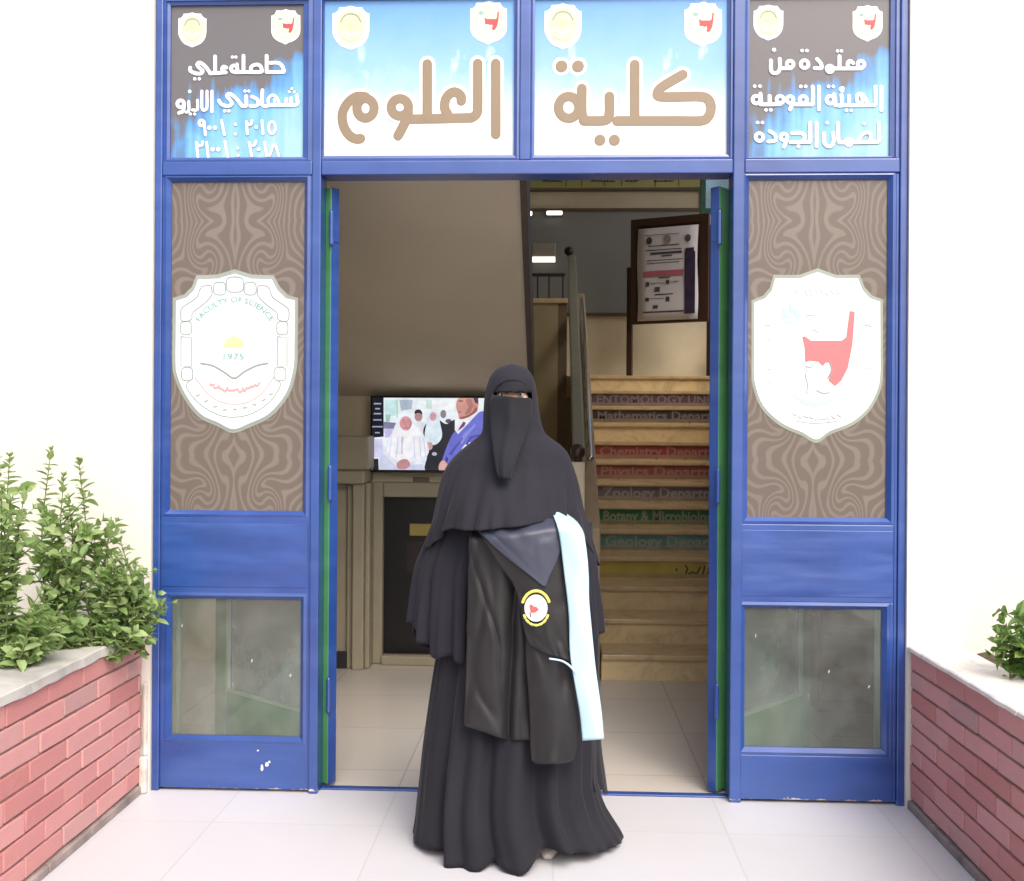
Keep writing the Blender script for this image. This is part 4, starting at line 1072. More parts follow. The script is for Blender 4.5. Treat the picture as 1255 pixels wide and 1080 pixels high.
# pale inner jambs and the low cupboard seen through the clear panes
for ua, ub in ((212, 224), (1071, 1081)):
    b = MB(); b.box(PX(ua, 4.20, 800), PX(ub, 4.20, 800), 4.165, 4.20, .001, 1.2); b.build("inner_jamb", simple("pale jamb paint", (.62, .66, .60), .5, .05), ent, bevel=.004)
cup = thing("cupboard", "low brown wooden cupboard inside, seen through the right clear pane", "cupboard", (PX(1045, 5.2), 5.2, 0))
b = MB(); b.box(PX(1004, 5.2), XRW - .032, 5.2, 5.6, 0, 1.15); b.build("carcass", M_PANELW, cup, bevel=.008)
for k in range(3):
    b = MB(); b.box(PX(1004, 5.2) + .02, XRW - .05, 5.18, 5.1995, .06 + k * .36, .39 + k * .36); b.build("drawer", M_PANELW, cup, bevel=.006)
# white paint splashes on the left leaf
for (u, v, ru, rv) in ((321, 941, 1.6, 4), (327, 937, 2.0, 2.6), (330, 934, 1.2, 1.5), (316, 920, 1.2, .8)):
    b = MB(); b.poly([tuple(P(u + ru * math.cos(6.283 * i / 9) * (1 + .3 * math.sin(i * 2.3)), v + rv * math.sin(6.283 * i / 9), Y0 - .0003)) for i in range(9)], .0012)
    b.build("paint_splash", M_WLET, ent)
# ------------------------------------------------------------------ brick planters
def planter(side, X, ztop, cop_t, lab):
    """side -1 left, +1 right; X inner face; ztop top of the bricks"""
    t = thing("brick_planter", lab, "planter", (X, 2.2, 0))
    y0, y1 = .3, YW - .002
    rnd = random.Random(11 + side)
    out = X + side * .17
    b = MB(); b.box(X + side * .006, out, y0, y1, 0, ztop); b.box(out, X + side * 1.6, y0, y0 + .15, 0, ztop); b.box(X + side * 1.45, X + side * 1.6, y0 + .15, y1, 0, ztop)
    b.build("core", M_MORTAR, t)
    n = 8; z0 = .035; h = (ztop - z0) / n; b = MB(); j = .0045
    for r in range(n):
        y = y1 - (0 if r % 2 else .12) - rnd.uniform(0, .03); za, zb = z0 + r * h + j, z0 + (r + 1) * h - (j if r < n-1 else 0)
        segs = [(y, y1)] if y < y1 - .02 else []
        while y > y0:
            L = .245 + rnd.uniform(-.012, .012); segs.append((max(y0, y - L), y)); y -= L
        for a, c_ in segs:
            if c_ - a < .02: continue
            d = rnd.uniform(-.0025, .0025); e = [rnd.uniform(-.0022, .0022) for _ in range(4)]
            x_f = X - side * (.002 + d * .7)
            nv = len(b.v); b.box(min(x_f, X + side * .02), max(x_f, X + side * .02), a + j * .6, c_ - j * .6, za, zb)
            vs = b.v[nv:]
            b.v[nv:] = [(vx, vy, vz + (e[0] if vz > (za+zb)/2 else e[1]) * (1 if vy > (a+c_)/2 else -1)) for vx, vy, vz in vs]
    b.build("brick_face", M_BRICK, t, bevel=.0035)
    b = MB(); y = y1
    while y > y0:
        L = rnd.uniform(.2, .34); a = max(y0, y - L); b.box(min(X - side * .012, X + side * .02), max(X - side * .012, X + side * .02), a + .004, y - .004, .0005, .032 + rnd.uniform(-.004, .001)); y = a
    b.build("base_course", simple("grey skirting tile", (.27, .22, .21), .8, .35, 9, .3, 30), t, bevel=.004)
    # coping slabs with a slightly ragged lip
    b = MB(); y = y1
    while y > y0:
        L = .9; a = max(y0, y - L)
        n_ = 14; rows = []
        for i in range(n_ + 1):
            yy = lerp(y - .0015, a + .0015, i / n_); ov = X - side * (.014 + rnd.uniform(-.004, .004))
            rows.append((yy, ov, rnd.uniform(-.003, .002)))
        top = ztop + cop_t; o = len(b.v)
        ring = []
        for yy, ov, dz in rows: ring.append([(ov, yy, ztop + .0005 + (dz + .003)), (ov + side * .003, yy, top - .004), (ov + side * .009, yy, top), (out + side * .012, yy, top), (out + side * .012, yy, ztop + .0005)])
        b.grid(ring, closed=True)
        m_ = len(b.v) - 5
        b.f.append(tuple(range(o, o + 5))); b.m.append(0); b.f.append(tuple(range(m_, m_ + 5))); b.m.append(0)
        y = a
    b.build("coping", M_COPING if side < 0 else M_COPINGW, t)
    b = MB(); rows = []
    for i in range(40):
        yy = lerp(y0 + .151, y1, i / 39)
        rows.append([(lerp(out + side * .013, X + side * 1.449, k / 14), yy, ztop - .02 + .02 * math.sin(i * 1.7 + k) * math.cos(k * 2.1 - i * .6) + rnd.uniform(-.008, .008)) for k in range(15)])
    b.grid(rows); b.build("soil", M_SOIL, t, smooth_=True)
    return ztop
XPL, XPR = PX(176, Y0, 875), PX(1113.5, Y0, 895)
ZPL, ZPR = PZ(174, 780, Y0), PZ(1114, 796, Y0)
planter(-1, XPL, ZPL, .035, "red painted brick planter with a grey white coping holding the leafy shrubs")
planter(1, XPR, ZPR, .018, "red painted brick planter with a thin white coping and one low plant")
# pipe of peeled plaster in the gap between left planter and frame
b = MB(); b.box(XPL + .0, XL - .002, YW - .03, YW - .0005, 0, .14); b.box(XPL + .01, XL - .004, YW - .02, YW - .0005, .1405, .42)
b.build("plaster_patch", simple("peeling white plaster", (.55, .52, .48), .9, .3, 14, .5, 30), bld, bevel=.012)

# ------------------------------------------------------------------ shrubs
def m_leaf(name, c1, c2):
    t = NT(name); g = t.n("ShaderNodeNewGeometry")
    base = t.ramp(g.outputs["Random Per Island"], [(0, c1), (.5, tuple((a + b_) / 2 for a, b_ in zip(c1, c2))), (1, c2)])
    t.set(col=base, rough=.45, spec=.4)
    tr = t.n("ShaderNodeBsdfTranslucent"); t.l(t.mix(.5, base, (.25, .40, .05)), tr.inputs[0])
    mx = t.n("ShaderNodeMixShader"); mx.inputs[0].default_value = .48
    t.l(t.b.outputs[0], mx.inputs[1]); t.l(tr.outputs[0], mx.inputs[2]); t.l(mx.outputs[0], t.out.inputs[0]); return t.m
M_LEAF = m_leaf("shrub leaf", (.19, .32, .11), (.44, .56, .26))
M_LEAF2 = m_leaf("low plant leaf", (.07, .17, .05), (.25, .37, .11))
M_STEM = simple("green brown stem", (.12, .13, .05), .7, .2)
rl = random.Random(21)
def leaf(b, base, d, nrm, L, W, mi=0):
    d = d.normalized(); s = d.cross(nrm)
    if s.length < 1e-4: s = d.orthogonal()
    s.normalize(); n = s.cross(d).normalized()
    fold = rl.uniform(.12, .3); bend = rl.uniform(.05, .35)
    def q(t, w): return base + d * (L * t) + s * (W * w) + n * (abs(w) * W * fold * 2 - bend * L * t * t)
    V = [q(0, 0), q(.28, .42), q(.28, 0), q(.28, -.42), q(.58, .46), q(.58, 0), q(.58, -.46), q(.84, .24), q(.84, 0), q(.84, -.24), q(1, 0)]
    b.add(V, [(0,2,1),(0,3,2),(1,2,5,4),(2,3,6,5),(4,5,8,7),(5,6,9,8),(7,8,10),(8,9,10)], mi)
def stem(bl, bs, base, tip, r=.004, dens=.021, size=.046, lean=.04):
    base = Vector(base); tip = Vector(tip); L = (tip - base).length
    mid = (base + tip) / 2 + Vector((rl.uniform(-lean, lean), rl.uniform(-lean, lean), rl.uniform(0, lean)))
    pts = curve_pts([base, mid, tip], 8)
    bs.tube(pts, [r * (1 - .7 * i / (len(pts)-1)) for i in range(len(pts))], 5, 0, None, False)
    n = max(3, int(L / dens)); a0 = rl.uniform(0, 6.28)
    for i in range(n):
        t = .12 + .88 * (i + rl.uniform(-.2, .2)) / (n - 1)
        t = min(1, max(0, t)); f = t * (len(pts) - 1); k = min(int(f), len(pts) - 2)
        p = pts[k].lerp(pts[k+1], f - k); ax = (pts[k+1] - pts[k]).normalized()
        a = a0 + i * 1.57 + rl.uniform(-.3, .3)
        u_ = ax.orthogonal().normalized(); v_ = ax.cross(u_)
        for s_ in (0, math.pi):
            if rl.random() < .06: continue
            rad = u_ * math.cos(a + s_) + v_ * math.sin(a + s_)
            up_ = rl.uniform(.25, .9) + (.8 if t > .93 else 0)
            sz = size * rl.uniform(.55, 1.3) * (1 - .45 * max(0, t - .75) / .25)
            leaf(bl, p, rad + ax * up_, ax - rad * .3, sz, sz * rl.uniform(.52, .68))
        if t > .97:
            for _ in range(3):
                rad = u_ * math.cos(a + _ * 2.1 + .7) + v_ * math.sin(a + _ * 2.1 + .7)
                leaf(bl, p, rad * .5 + ax, ax - rad, size * .5, size * .28)
def shrub(lab, bu, bY, zsoil, tips, nrand, spread, htop, group, low=12, mat=None, size=.050, base_r=.10):
    bp = P(bu, 780, bY); bx_ = bp.x
    t = thing("leafy_shrub", lab, "shrub", (bx_, bY, zsoil), group)
    bl, bs = MB(), MB()
    for (u, v, y) in tips:
        tp = P(u, v, y)
        stem(bl, bs, (bx_ + rl.uniform(-.6, .6) * base_r + (tp.x - bx_) * .45, bY + rl.uniform(-.06, .06), zsoil - .02), tp, size=size)
        for _ in range(5):      # side shoots
            f = rl.uniform(.25, .8); c_ = Vector((bx_ + (tp.x - bx_) * (.45 + .55 * f), lerp(bY, y, f), lerp(zsoil, tp.z, f)))
            stem(bl, bs, c_, c_ + Vector((rl.uniform(-.09, .09), rl.uniform(-.08, .08), rl.uniform(.05, .14))), .0025, size=size * .95)
    for _ in range(nrand):
        a = rl.uniform(0, 6.28); q = spread * math.sqrt(rl.random())
        tp = Vector((bx_ + q * math.cos(a), bY + q * .6 * math.sin(a), zsoil + htop * rl.uniform(.35, 1) * (1 - .4 * q / spread)))
        stem(bl, bs, (bx_ + .4 * (tp.x - bx_), bY + .4 * (tp.y - bY), zsoil - .02), tp, size=size)
    for _ in range(low):
        a = rl.uniform(0, 6.28); q = spread * rl.uniform(.3, 1.05)
        stem(bl, bs, (bx_ + .3 * q * math.cos(a), bY + .3 * q * math.sin(a), zsoil - .02), (bx_ + q * math.cos(a), bY + q * .6 * math.sin(a), zsoil + rl.uniform(.04, .16)), size=size * 1.1)
    bl.build("foliage", mat or M_LEAF, t, smooth_=False); bs.build("stem", M_STEM, t, smooth_=True)
GS = "shrubs in the left brick planter"
ZS = ZPL - .01
shrub("tall bushy green shrub cut off by the left picture edge", -8, 3.25, ZS, [(12,560,3.3),(-14,545,3.2),(30,606,3.3),(24,640,3.2),(2,600,3.1)], 34, .21, .40, GS, 18)
shrub("tallest green shrub with two upright leafy shoots against the white wall", 72, 3.55, ZS, [(62,553,3.6),(97,566,3.55),(78,585,3.55),(84,612,3.5),(103,645,3.5),(60,640,3.5)], 26, .19, .33, GS, 18)
shrub("medium green shrub with loose shoots between the tallest shrub and the blue frame", 122, 3.62, ZS, [(131,654,3.62),(148,664,3.6),(116,672,3.6),(150,702,3.6),(142,690,3.55)], 10, .15, .20, GS, 14)
shrub("low green shrub spilling over the coping against the blue frame", 152, 3.72, ZS, [(165,712,3.72),(182,763,3.70),(172,742,3.70),(158,735,3.7),(170,758,3.66)], 5, .06, .11, GS, 8)
shrub("small low green plant in the right planter at the picture edge", 1292, 3.38, ZPR - .02, [(1222,786,3.42),(1262,752,3.42),(1246,786,3.4),(1280,725,3.4),(1236,800,3.38)], 4, .07, .10, None, 10, M_LEAF2, .052)

# ------------------------------------------------------------------ the person
YC = 3.50
pc = P(629, 900, YC)
person = thing("person", "woman in black abaya, cape and face veil, standing with a gown over her arm", "person", (pc.x, YC, 0))
M_SKIN = simple("light brown skin", (.58, .37, .26), .5, .06, 20)
hx = P(628, 490, YC).x
def zpx(v, Y=YC): return P(628, v, Y).z
# one continuous skinned body
V = []; E = []; RAD = []
def jv(p, r, parent=None):
    V.append(tuple(p)); RAD.append(r if isinstance(r, tuple) else (r, r))
    if parent is not None: E.append((parent, len(V) - 1))
    return len(V) - 1
ox = pc.x
pel = jv((ox, YC, .86), .13); wa = jv((ox, YC, 1.02), .115, pel); ch = jv((ox, YC, 1.20), .125, wa); up_ = jv((hx, YC, 1.32), .10, ch)
nk = jv((hx, YC - .005, 1.385), .05, up_); jw = jv((hx, YC - .025, 1.425), .062, nk); sk = jv((hx, YC - .012, 1.495), .088, jw); tp_ = jv((hx, YC - .005, 1.55), .06, sk)
ns = jv((hx, YC - .103, 1.452), .011, sk)
for s in (-1, 1):
    h_ = jv((ox + s * .09, YC, .80), .09, pel); kn = jv((ox + s * .095, YC - .01, .45), .058, h_); an = jv((ox + s * .095, YC + .01, .09), .036, kn); jv((ox + s * .10, YC - .15, .035), .028, an)
def hand(w, d, side, palm_n, parent):
    """palm and five bent fingers; w wrist, d direction of the hand, side = thumb side"""
    d = Vector(d).normalized(); side = Vector(side).normalized(); n = Vector(palm_n).normalized()
    pm = jv(Vector(w) + d * .05, (.026, .018), parent)
    for k, (off, L) in enumerate(((.026, .068), (.009, .078), (-.009, .072), (-.025, .056))):
        b0 = jv(Vector(w) + d * .088 + side * off, .0085, pm)
        b1 = jv(Vector(w) + d * (.088 + L * .5) + side * off + n * .008, .008, b0)
        jv(Vector(w) + d * (.088 + L * .85) + side * off + n * .028, .0065, b1)
    t0 = jv(Vector(w) + d * .035 + side * .034, .0105, pm); jv(Vector(w) + d * .075 + side * .052 + n * .012, .009, t0)
# her right arm hangs (left in the picture), her left forearm carries the gown
sh = jv((ox - .115, YC, 1.255), .05, up_); el = jv((ox - .195, YC + .02, 1.0), .040, sh); wr = jv((ox - .235, YC + .0, .80), .028, el)
hand((ox - .235, YC + .0, .80), (0, -.1, -1), (0, -1, 0), (1, 0, 0), wr)
sh = jv((ox + .115, YC, 1.255), .05, up_); el = jv((ox + .175, YC + .01, 1.02), .040, sh); wr = jv((ox + .06, YC - .185, 1.05), .028, el)
hand((ox + .06, YC - .185, 1.05), (-1, -.1, 0), (0, 0, 1), (0, 1, 0), wr)
me = bpy.data.meshes.new("body"); me.from_pydata(V, E, []); me.materials.append(M_SKIN)
body = bpy.data.objects.new("body", me); COL.objects.link(body); body.parent = person; body.location = -WORLD[person.name]
sm_ = body.modifiers.new("skin", 'SKIN'); sv = me.skin_vertices[0].data
for i, r_ in enumerate(RAD): sv[i].radius = r_
sv[pel].use_root = True
ss = body.modifiers.new("subsurf", 'SUBSURF'); ss.levels = 2; ss.render_levels = 2
sm_.use_smooth_shade = True
for s in (-1, 1):
    b = MB(); ez = zpx(483.5, YC - .1); b.sphere((hx + s * .031, YC - .0815, ez), .0118, mi=0); b.sphere((hx + s * .031, YC - .0885, ez), .0066, .0052, .0066, mi=1)
    b.build("eye", [flat("eye white", (.36, .31, .28), .2), flat("dark brown iris", (.015, .008, .006), .1)], person, smooth_=True)
    b = MB(); b.tube(curve_pts([(hx + s * .014, YC - .093, ez + .008), (hx + s * .03, YC - .0965, ez + .010), (hx + s * .047, YC - .088, ez + .008)], 5), .0028, 6)
    b.build("eyelash", flat("dark lashes", (.012, .01, .01), .8), person, smooth_=True)
# shoes
for s, yy in ((-1, .0), (1, -.015)):
    b = MB(); rows = []
    cx0 = ox + s * .10 + (.02 if s > 0 else 0)
    for i in range(13):
        t = i / 12; y = YC + .118 + yy - t * .265; w = .040 * math.sin(math.pi * min(1, .12 + t * .86)) ** .5 + .002; hh = lerp(.075, .032, smooth(t)) * (math.sin(math.pi * min(1, .18 + .8 * t)) ** .4)
        rows.append([(cx0 + w * math.cos(6.283 * k / 16), y, .012 + max(0, hh * math.sin(6.283 * k / 16)) - (.008 if math.sin(6.283 * k / 16) < 0 else 0)) for k in range(16)])
    b.grid(rows, closed=True); b.f += [tuple(range(16)), tuple(range(12 * 16, 13 * 16))]; b.m += [0, 0]
    b.build("shoe", simple("off white shoe", (.55, .52, .48), .5, .05), person, smooth_=True)
# dark underscarf across the forehead
b = MB(); rows = []
for i in range(12):
    ph = lerp(.02, 1.0, i / 11)
    zz = 1.487 + .112 * math.cos(ph * 1.66)
    rr_ = max(.004, .099 * math.sin(ph * 1.66))
    rows.append([(hx + rr_ * .80 * math.cos(6.283 * k / 32), YC - .008 + rr_ * 1.04 * math.sin(6.283 * k / 32), zz + (.004 if i == 11 else 0)) for k in range(32)])
zl_ = zpx(479.6, YC - .1)
rows = [[(x, y, max(z, zl_)) for x, y, z in r] for r in rows]
b.grid(rows, closed=True); b.build("underscarf", M_NIQAB, person, smooth_=True, solid=.003)

def noise3(x, y, z):
    return (math.sin(x * 1.7 + 1.3 * math.sin(y * 2.1 + z)) + math.sin(y * 2.3 + 1.1 * math.sin(z * 1.9 - x)) + math.sin(z * 2.9 + 1.7 * math.sin(x * 1.3 + y))) / 3
# ---- skirt of the abaya
SK = [(600,556,706,.135),(640,548,713,.15),(700,548,720,.160),(780,541,726,.172),(814,533,728,.180),(911,519.5,730,.205),(957,515,731,.222),(989,511.5,741,.236),(1010,509.5,754,.244),(1024,507,763,.25)]
def front_theta(u, v):
    vL, vR, _ = interp(SK, v); c_ = (u - (vL + vR) / 2) / ((vR - vL) / 2)
    return -math.acos(max(-1, min(1, c_)))
PEAKS = [(520, .016, .10), (534, .010, .06), (562, .030, .09), (590, .034, .12), (600, .010, .05), (638, .045, .15), (652, .010, .05), (693, .030, .09), (722, .020, .07), (750, .012, .05)]
PK = [(front_theta(u, 1020), a, w) for u, a, w in PEAKS]
VAL = [(front_theta(548, 1020), .020, .05), (front_theta(611, 1020), .040, .06), (front_theta(672, 1020), .022, .08)]
def skirt_fold(th, s, z):
    f = 0; g = s ** 1.15
    for t0, a, w in PK:
        d = (th - t0 + math.pi) % (2 * math.pi) - math.pi
        f += a * g * math.exp(-(d / w) ** 2)
    for t0, a, w in VAL:
        d = (th - t0 + math.pi) % (2 * math.pi) - math.pi
        f -= a * g * math.exp(-(d / w) ** 2)
    f += (.007 * math.sin(th * 17 + .8 * math.sin(z * 3.1)) + .004 * math.sin(th * 29 + 1.5 * math.sin(z * 4.3 + 1))) * (.25 + .75 * g)
    f += (.25 + .75 * g) * .0035 * (1 - 2 * abs(noise3(th * 9 + z * 1.2, z * 2.6, 3.0 + th)))
    if th > 0: f += .022 * g * math.sin(th * 11)
    return f
HEMV = [(-3.1416, .012), (front_theta(512, 1020), .014), (front_theta(546, 1020), .03), (front_theta(552, 1020), .006), (front_theta(597, 1020), .004), (front_theta(611, 1020), .024), (front_theta(626, 1020), .008), (front_theta(640, 1020), .004), (front_theta(656, 1020), .035), (front_theta(672, 1020), .055), (front_theta(690, 1020), .058), (front_theta(720, 1020), .036), (front_theta(755, 1020), .022), (0, .014), (1.57, .006), (3.1416, .012)]
b = MB(); rows = []; NR, NTH = 64, 220
zt_, zb2 = zpx(600), .0
for i in range(NR + 1):
    s = i / NR
    row = []
    for k in range(NTH):
        th = -math.pi + 2 * math.pi * k / NTH
        hem = interp(HEMV, th)[0]
        z = lerp(zt_, hem, s)
        v = HOR + (CAM_H - z) * F_PX / YC
        uL, uR, bd_ = interp(SK, v)
        a_, c_ = P(uL, v, YC).x, P(uR, v, YC).x
        sx_ = max(0, (v - 600) / 424)
        f = skirt_fold(th, min(1, sx_), z)
        cxx, aa = (a_ + c_) / 2, (c_ - a_) / 2
        # side silhouettes come from the table: folds fade out there
        fs_ = 1 - .75 * abs(math.cos(th)) ** 6
        row.append((cxx + (aa + f * fs_) * math.cos(th), YC + (bd_ + f) * math.sin(th), z))
    rows.append(row)
b.grid(rows, closed=True); b.build("abaya_skirt", M_ABAYA, person, smooth_=True, solid=.004)
# sleeve of the abaya over the hanging arm
b = MB(); rows = []
for i in range(26):
    t = i / 25
    cxs = lerp(ox - .12, ox - .232, smooth(t)); zs_ = lerp(1.24, .715, t); rr_ = lerp(.06, .052, t) + .010 * math.sin(t * 9) * t
    rows.append([(cxs + (rr_ * .72 + .006 * math.sin(k * 1.31 + t * 6) * t) * math.cos(6.283 * k / 36), YC + .01 + (rr_ + .008 * math.sin(k * 1.1 + t * 4) * t) * math.sin(6.283 * k / 36), zs_ + (.006 * math.sin(k * .9) if i == 25 else 0)) for k in range(36)])
b.grid(rows, closed=True); b.build("abaya_sleeve", M_ABAYA, person, smooth_=True, solid=.003)
# ---- rear hanging panel whose edge shows right of the sash
b = MB(); rows = []
TAIL = [(640,700,725),(770,706,733),(850,712,733.5),(911,718,736),(950,724,741),(971,729,744)]
for i in range(30):
    v = lerp(640, 971, i / 29); uL, uR = interp(TAIL, v)
    row = []
    for k in range(15):
        t = k / 14; u = lerp(uL, uR, t)
        row.append(tuple(P(u, v + (3 * math.sin(t * 9) if i == 29 else 0), YC - .05 + .20 * t + .02 * math.sin(t * 8 + v * .012) * (i / 29))))
    rows.append(row)
b.grid(rows); b.build("abaya_tail", M_ABAYA, person, smooth_=True, solid=.003)

# ---- long side layers of the khimar
KH = [(446.5,625.5,630.5,.008),(448.5,618,638,.032),(452,609.5,646,.058),(458,603.5,651,.080),(466,599,655,.098),(483,594.5,658,.112),(506,592.5,661,.117),(520,592,664,.117),(531,590,668.5,.117),(538,583,677,.120),(545,574,687,.125),(555,562,696,.134),(570,549,702.5,.146),(589,541,708.5,.158),(626,533,716,.180),(668,521.5,727,.200),(700,512,735,.205),(760,502,739,.20)]
L2 = [(560,566,690,.130),(600,543,706,.150),(640,530,717,.165),(668,520,726,.175),(690,511,731.5,.18),(705,507,733,.182),(736,503.5,736.5,.185),(760,501,739,.185),(800,501,739,.185)]
HEM2 = [(-1.95, 803), (-2.15, 794), (-2.32, 798), (-2.45, 785), (-2.6, 780), (-2.75, 764), (-2.95, 760), (-3.14, 750), (-3.35, 772), (-3.6, 800), (-4.71, 830), (-5.9, 785), (-6.15, 772), (-6.28, 764), (-6.45, 770), (-6.75, 778)]
b = MB(); rows = []; NI, NK = 44, 150
for i in range(NI + 1):
    s = i / NI; row = []
    for k in range(NK + 1):
        th = lerp(-1.95, -6.85, k / NK)
        hv = interp([(-a, q) for a, q in HEM2], -th)[0]
        v = lerp(570, hv, s)
        uL, uR, bd_ = interp(L2, v); a_, c_ = P(uL, v, YC).x, P(uR, v, YC).x
        g = s ** 1.2
        f = g * (.012 * math.sin(th * 21 + .6 * math.sin(s * 5)) + .008 * math.sin(th * 37 + 2))
        fs_ = 1 - .5 * abs(math.cos(th)) ** 8
        cxx, aa = (a_ + c_) / 2, (c_ - a_) / 2
        row.append((cxx + (aa + f * fs_) * math.cos(th), YC + (bd_ + f) * math.sin(th), P((uL + uR) / 2, v, YC).z))
    rows.append(row)
b.grid(rows); b.build("khimar_lower_layer", M_KHIMAR, person, smooth_=True, solid=.003)
# ---- khimar: hood and upper layer in one surface
HEM1 = [(-3.1416, 672), (-2.75, 668), (-2.55, 655), (-2.35, 643), (-2.0, 642), (-1.57, 637), (-1.2, 633), (-1.0, 630), (-.75, 634), (-.4, 655), (-.15, 678), (0, 690), (.5, 705), (1.57, 720), (2.6, 700), (3.1416, 672)]
def kh_point(th, v, s=None, hemg=0.0):
    uL, uR, bd_ = interp(KH, v); a_, c_ = P(uL, v, YC).x, P(uR, v, YC).x
    cxx, aa = (a_ + c_) / 2, (c_ - a_) / 2
    f = 0; fy = 0
    g = smooth((v - 525) / 110.0)
    if g > 0:
        f = g * (.006 * math.sin(th * 13 + .9 * math.sin(v * .03)) + .004 * math.sin(th * 23 + v * .02)) + hemg * .008 * math.sin(th * 26 + 1 + 1.5 * math.sin(th * 7)) - .004 * g * abs(noise3(th * 7 + v * .02, v * .03, 2.0))
        fr = max(0, -math.sin(th))
        fy = smooth((v - 570) / 66.0) * fr ** 2 * (.112 + .012 * math.sin(v * .07 + 2.5 * math.cos(th)))   # carried by the forearm
    fs_ = 1 - .6 * abs(math.cos(th)) ** 6
    return (cxx + (aa + f * fs_) * math.cos(th), YC + (bd_ + f) * math.sin(th) - fy, P((uL + uR) / 2, v, YC).z)
b = MB(); rows = []; NTH = 200
vs_ = [446.5 + (528 - 446.5) * (i / 46) ** 1.25 for i in range(47)]
for v in vs_: rows.append([kh_point(-math.pi + 2 * math.pi * k / NTH, v) for k in range(NTH)])
for i in range(1, 51):
    s = i / 50; row = []
    for k in range(NTH):
        th = -math.pi + 2 * math.pi * k / NTH
        row.append(kh_point(th, lerp(528, interp(HEM1, th)[0], s), s, smooth((s - .6) / .4)))
    rows.append(row)
b.grid(rows, closed=True)
# opening for the eyes
oc = P(628, 487, YC - .1); RX_, RZ_ = .0665, .056
def on(p):
    return math.hypot((p[0] - oc.x) / RX_, (p[2] - oc.z) / RZ_) if p[1] < YC else 9
keep = []; cut = set()
for fi, f in enumerate(b.f):
    c_ = [sum(b.v[i][q] for i in f) / len(f) for q in range(3)]
    if on(c_) < 1: cut.update(f)
    else: keep.append(fi)
used = set(i for fi in keep for i in b.f[fi])
for i in cut & used:
    p = b.v[i]; r_ = on(p)
    if r_ > .1: b.v[i] = (oc.x + (p[0] - oc.x) / r_, p[1], oc.z + (p[2] - oc.z) / r_)
b.f = [b.f[i] for i in keep]; b.m = [0] * len(b.f)
b.build("khimar", M_KHIMAR, person, smooth_=True, solid=.004)
# ---- niqab
NQ = [(484.5,605,649.5),(492,601.5,650.5),(509,601,651),(520,601.5,650),(540,603.5,641.5),(560,606,633.5),(578,609,627.5),(587,611,625)]
b = MB(); rows = []
for i in range(36):
    s = i / 35; row = []
    for k in range(25):
        t = k / 24; v = lerp(484.6 + 3.5 * t, 585 + 3 * t, s); uL, uR = interp(NQ, v); u = lerp(uL, uR, t)
        th_ = math.pi * t
        y = YC - lerp(.098, .152, smooth(s)) - .042 * math.sin(th_) * (1 - .55 * s) - .012 * math.exp(-((t - .5) / .10) ** 2) * math.exp(-((s - .28) / .22) ** 2) - .055 * smooth((s - .3) / .7) - .004 * math.sin(t * 14 + s * 2) * s
        row.append(tuple(P(u, v, y)))
    rows.append(row)
b.grid(rows); b.build("niqab", M_NIQAB, person, smooth_=True, solid=.003)

# ------------------------------------------------------------------ the gown over her arm
gp = P(640, 900, 3.25)
gown = thing("graduation_gown", "black satin graduation gown with a pale blue sash, draped over the woman's forearm", "gown", (gp.x, 3.25, gp.z))
YG = 3.262
def drape(name, tab, vtop, vb, Yf, mat, nu=36, nv=60, roll=True):
    b = MB(); rows = []
    for i in range(nv + 1):
        s = i / nv; row = []
        for k in range(nu + 1):
            t = k / nu; vt = vtop(t) - (14 if roll else 0); v = lerp(vt, vb(t), s); uL, uR = interp(tab, v)
            back = (.17 if 'sash' in name else lerp(.10, .15, smooth(t))) * (1 - smooth((v - vt) / 34)) if roll else 0
            row.append(tuple(P(lerp(uL, uR, t), v, Yf(t, s, v) + back)))
        rows.append(row)
    b.grid(rows); return b.build(name, mat, gown, smooth_=True, solid=.004)
def crease(t, s, k):
    a = noise3(t * 3.2 + s * 4.5 + k, s * 3.6 - t * 4.2, k * 2.3); b_ = noise3(t * 13 - s * 11, s * 15 + t * 9, k + 4.0)
    return .0042 * (1 - smooth(abs(a) * 1.5) * 2) + .0006 * b_
def T(tab): return lambda t: interp(tab, t)[0]
drape("gown_back", [(630,581,652),(662,576,652),(720,574,651),(779,572.5,650),(850,570,650),(889,569,650),(910,569.5,650)], T([(0,645),(.5,641),(1,638)]), T([(0,889),(.3,897),(.62,906),(1,907)]),
      lambda t, s, v: YG + .012 - .03 * math.sin(math.pi * t) * (1 - .2 * s) + .030 * math.exp(-((t - .78 + .12 * s) / .07) ** 2) * smooth(s * 1.6) - .010 * math.exp(-(((t - .15) - (s - .25) * 1.1) / .10) ** 2) * math.exp(-((s - .45) / .3) ** 2) + crease(t, s, 1.0) + .012 * math.exp(-(((t - .05) - (s - .2) * 1.2) / .05) ** 2) * math.exp(-((s - .4) / .25) ** 2), M_SATIN)
drape("gown_flap", [(690,640,700),(780,644,700),(811,645,700),(850,648,704),(892,650,709),(915,650.5,706),(937,652,700)], T([(0,700),(1,700)]), T([(0,931),(.08,935.5),(.5,936.5),(.92,934),(1,930)]),
      lambda t, s, v: YG - .020 - .022 * math.sin(math.pi * t) + crease(t * .7, s * .7, 2.2) + .012 * math.sin(t * 7 + 1) * s * .5, M_SATIN, roll=False)
G3 = lambda t, s, v: YG - .040 - .018 * math.sin(math.pi * t) + crease(t, s, .4) * (.25 + .9 * abs(s - .5))
drape("gown_front", [(630,580,679),(642,583,681),(660,592,686),(690,611,691),(715,629,693),(740,637,696),(780,645,699),(803,662,699),(813,690,699)], T([(0,645),(.5,639),(1,631)]), T([(0,790),(.25,801),(.6,807),(1,813)]), G3, M_SATIN)
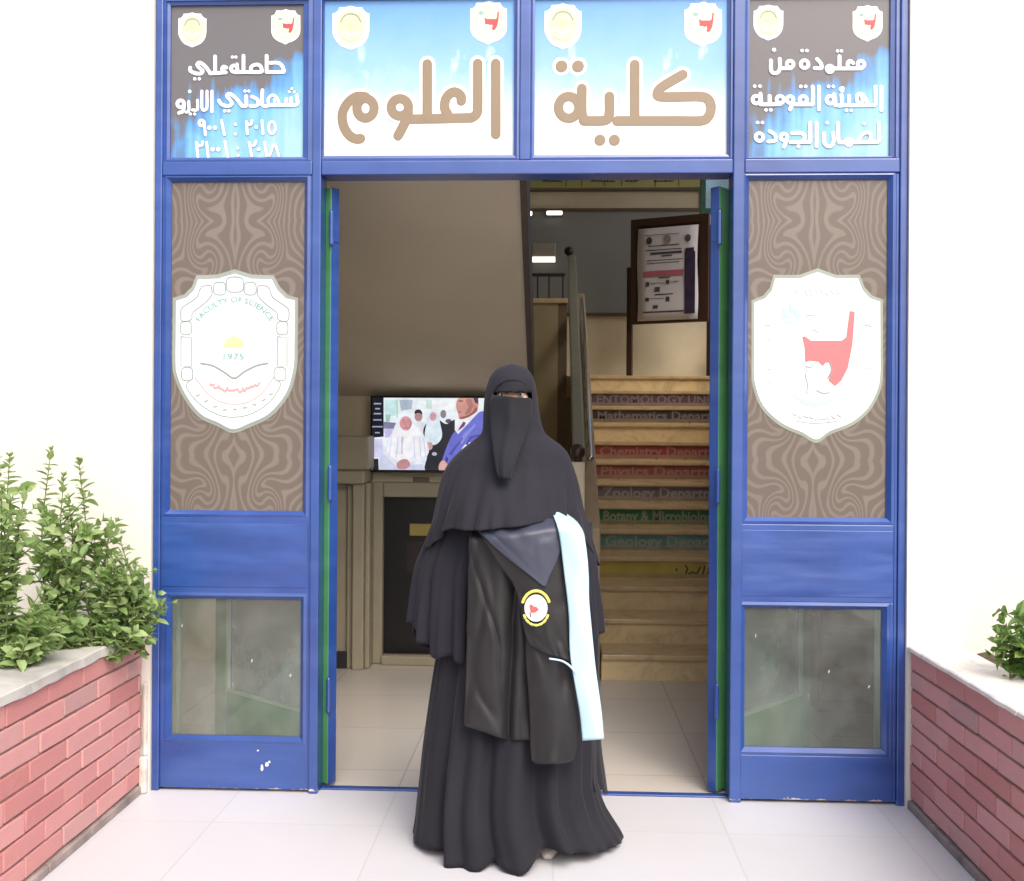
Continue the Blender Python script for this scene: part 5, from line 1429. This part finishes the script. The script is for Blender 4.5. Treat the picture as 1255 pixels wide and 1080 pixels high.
drape("navy_facing", [(628,579.5,679),(640,581.5,681),(660,591,687),(680,602,690),(700,617,691),(720,636,691)], T([(0,644.5),(.5,638.5),(1,630.5)]), T([(0,652),(.2,682),(.42,707),(.58,719),(.72,708),(.88,690),(1,668)]),
      lambda t, s, v: G3(t, s * .5, v) - .007 - .004 * math.sin(math.pi * t), M_FACING)
SASH = [(626,674,688),(631,677,694),(640,681,706),(656,686,715),(705,692,721),(736,696,721.7),(760,698,723.5),(804,699,728),(850,707,734),(876,711.5,737),(907,714.5,739.5)]
drape("pale_blue_sash", SASH, T([(0,629),(.6,632),(1,643)]), T([(0,907.5),(1,905.5)]),
      lambda t, s, v: YG - .066 + .02 * s - .008 * math.sin(math.pi * t) + .006 * math.sin(s * 9 + t * 3) * s + .004 * noise3(t * 3, s * 8, 5), M_SASH, nu=14, nv=70)
b = MB(); b.tube(curve_pts([P(674, 807.5, YG - .062), P(688, 810, YG - .064), P(698, 816, YG - .066), P(706, 825, YG - .062)], 6), .0032, 6, 0, ((0, 1, 0), .5)); b.build("sash_piping", M_SASH, gown, smooth_=True)
# embroidered badge
YE = G3(.45, .6, 745) - .007
b = MB(); mats = [simple("badge white thread", (.74, .70, .62), .7, .05, 60), simple("badge red thread", (.55, .10, .10), .7, .1, 60), simple("badge yellow thread", (.52, .53, .12), .75, .25, 120), flat("badge dark thread", (.10, .10, .08), .8)]
def bp_(x, y, d=0): return tuple(P(625 + x / 16.615, 715 + y / 16.615, YE - d))
b.poly([bp_(530 + 235 * math.cos(6.283 * i / 32), 505 + 275 * math.sin(6.283 * i / 32)) for i in range(32)], .002, 0)
b.poly([bp_(x, y, .001) for x, y in ((395, 450), (440, 425), (480, 470), (540, 480), (590, 535), (550, 570), (500, 600), (420, 600))], .001, 1)
b.poly([bp_(x, y, .001) for x, y in ((395, 600), (420, 590), (435, 690), (410, 690))], .001, 3)
px_m = (P(101, 500, YE) - P(100, 500, YE)).length
for q in range(7):
    t0, t1 = 200 + q * 20.5, 200 + q * 20.5 + 15
    b.tube([bp_(530 + 285 * math.cos(R(a)), 500 + 345 * math.sin(R(a)), .001) for a in (t0, (t0 + t1) / 2, t1)], 1.8 * px_m, 6, 2, ((0, 1, 0), .3))
    b.tube([bp_(530 + 262 * math.cos(R(a + 180 - 360)), 525 + 330 * math.sin(R(a)) * -1, .001) for a in (t0 + 3, (t0 + t1) / 2, t1 - 1)], 1.5 * px_m, 6, 2, ((0, 1, 0), .3))
b.build("embroidered_badge", mats, gown)
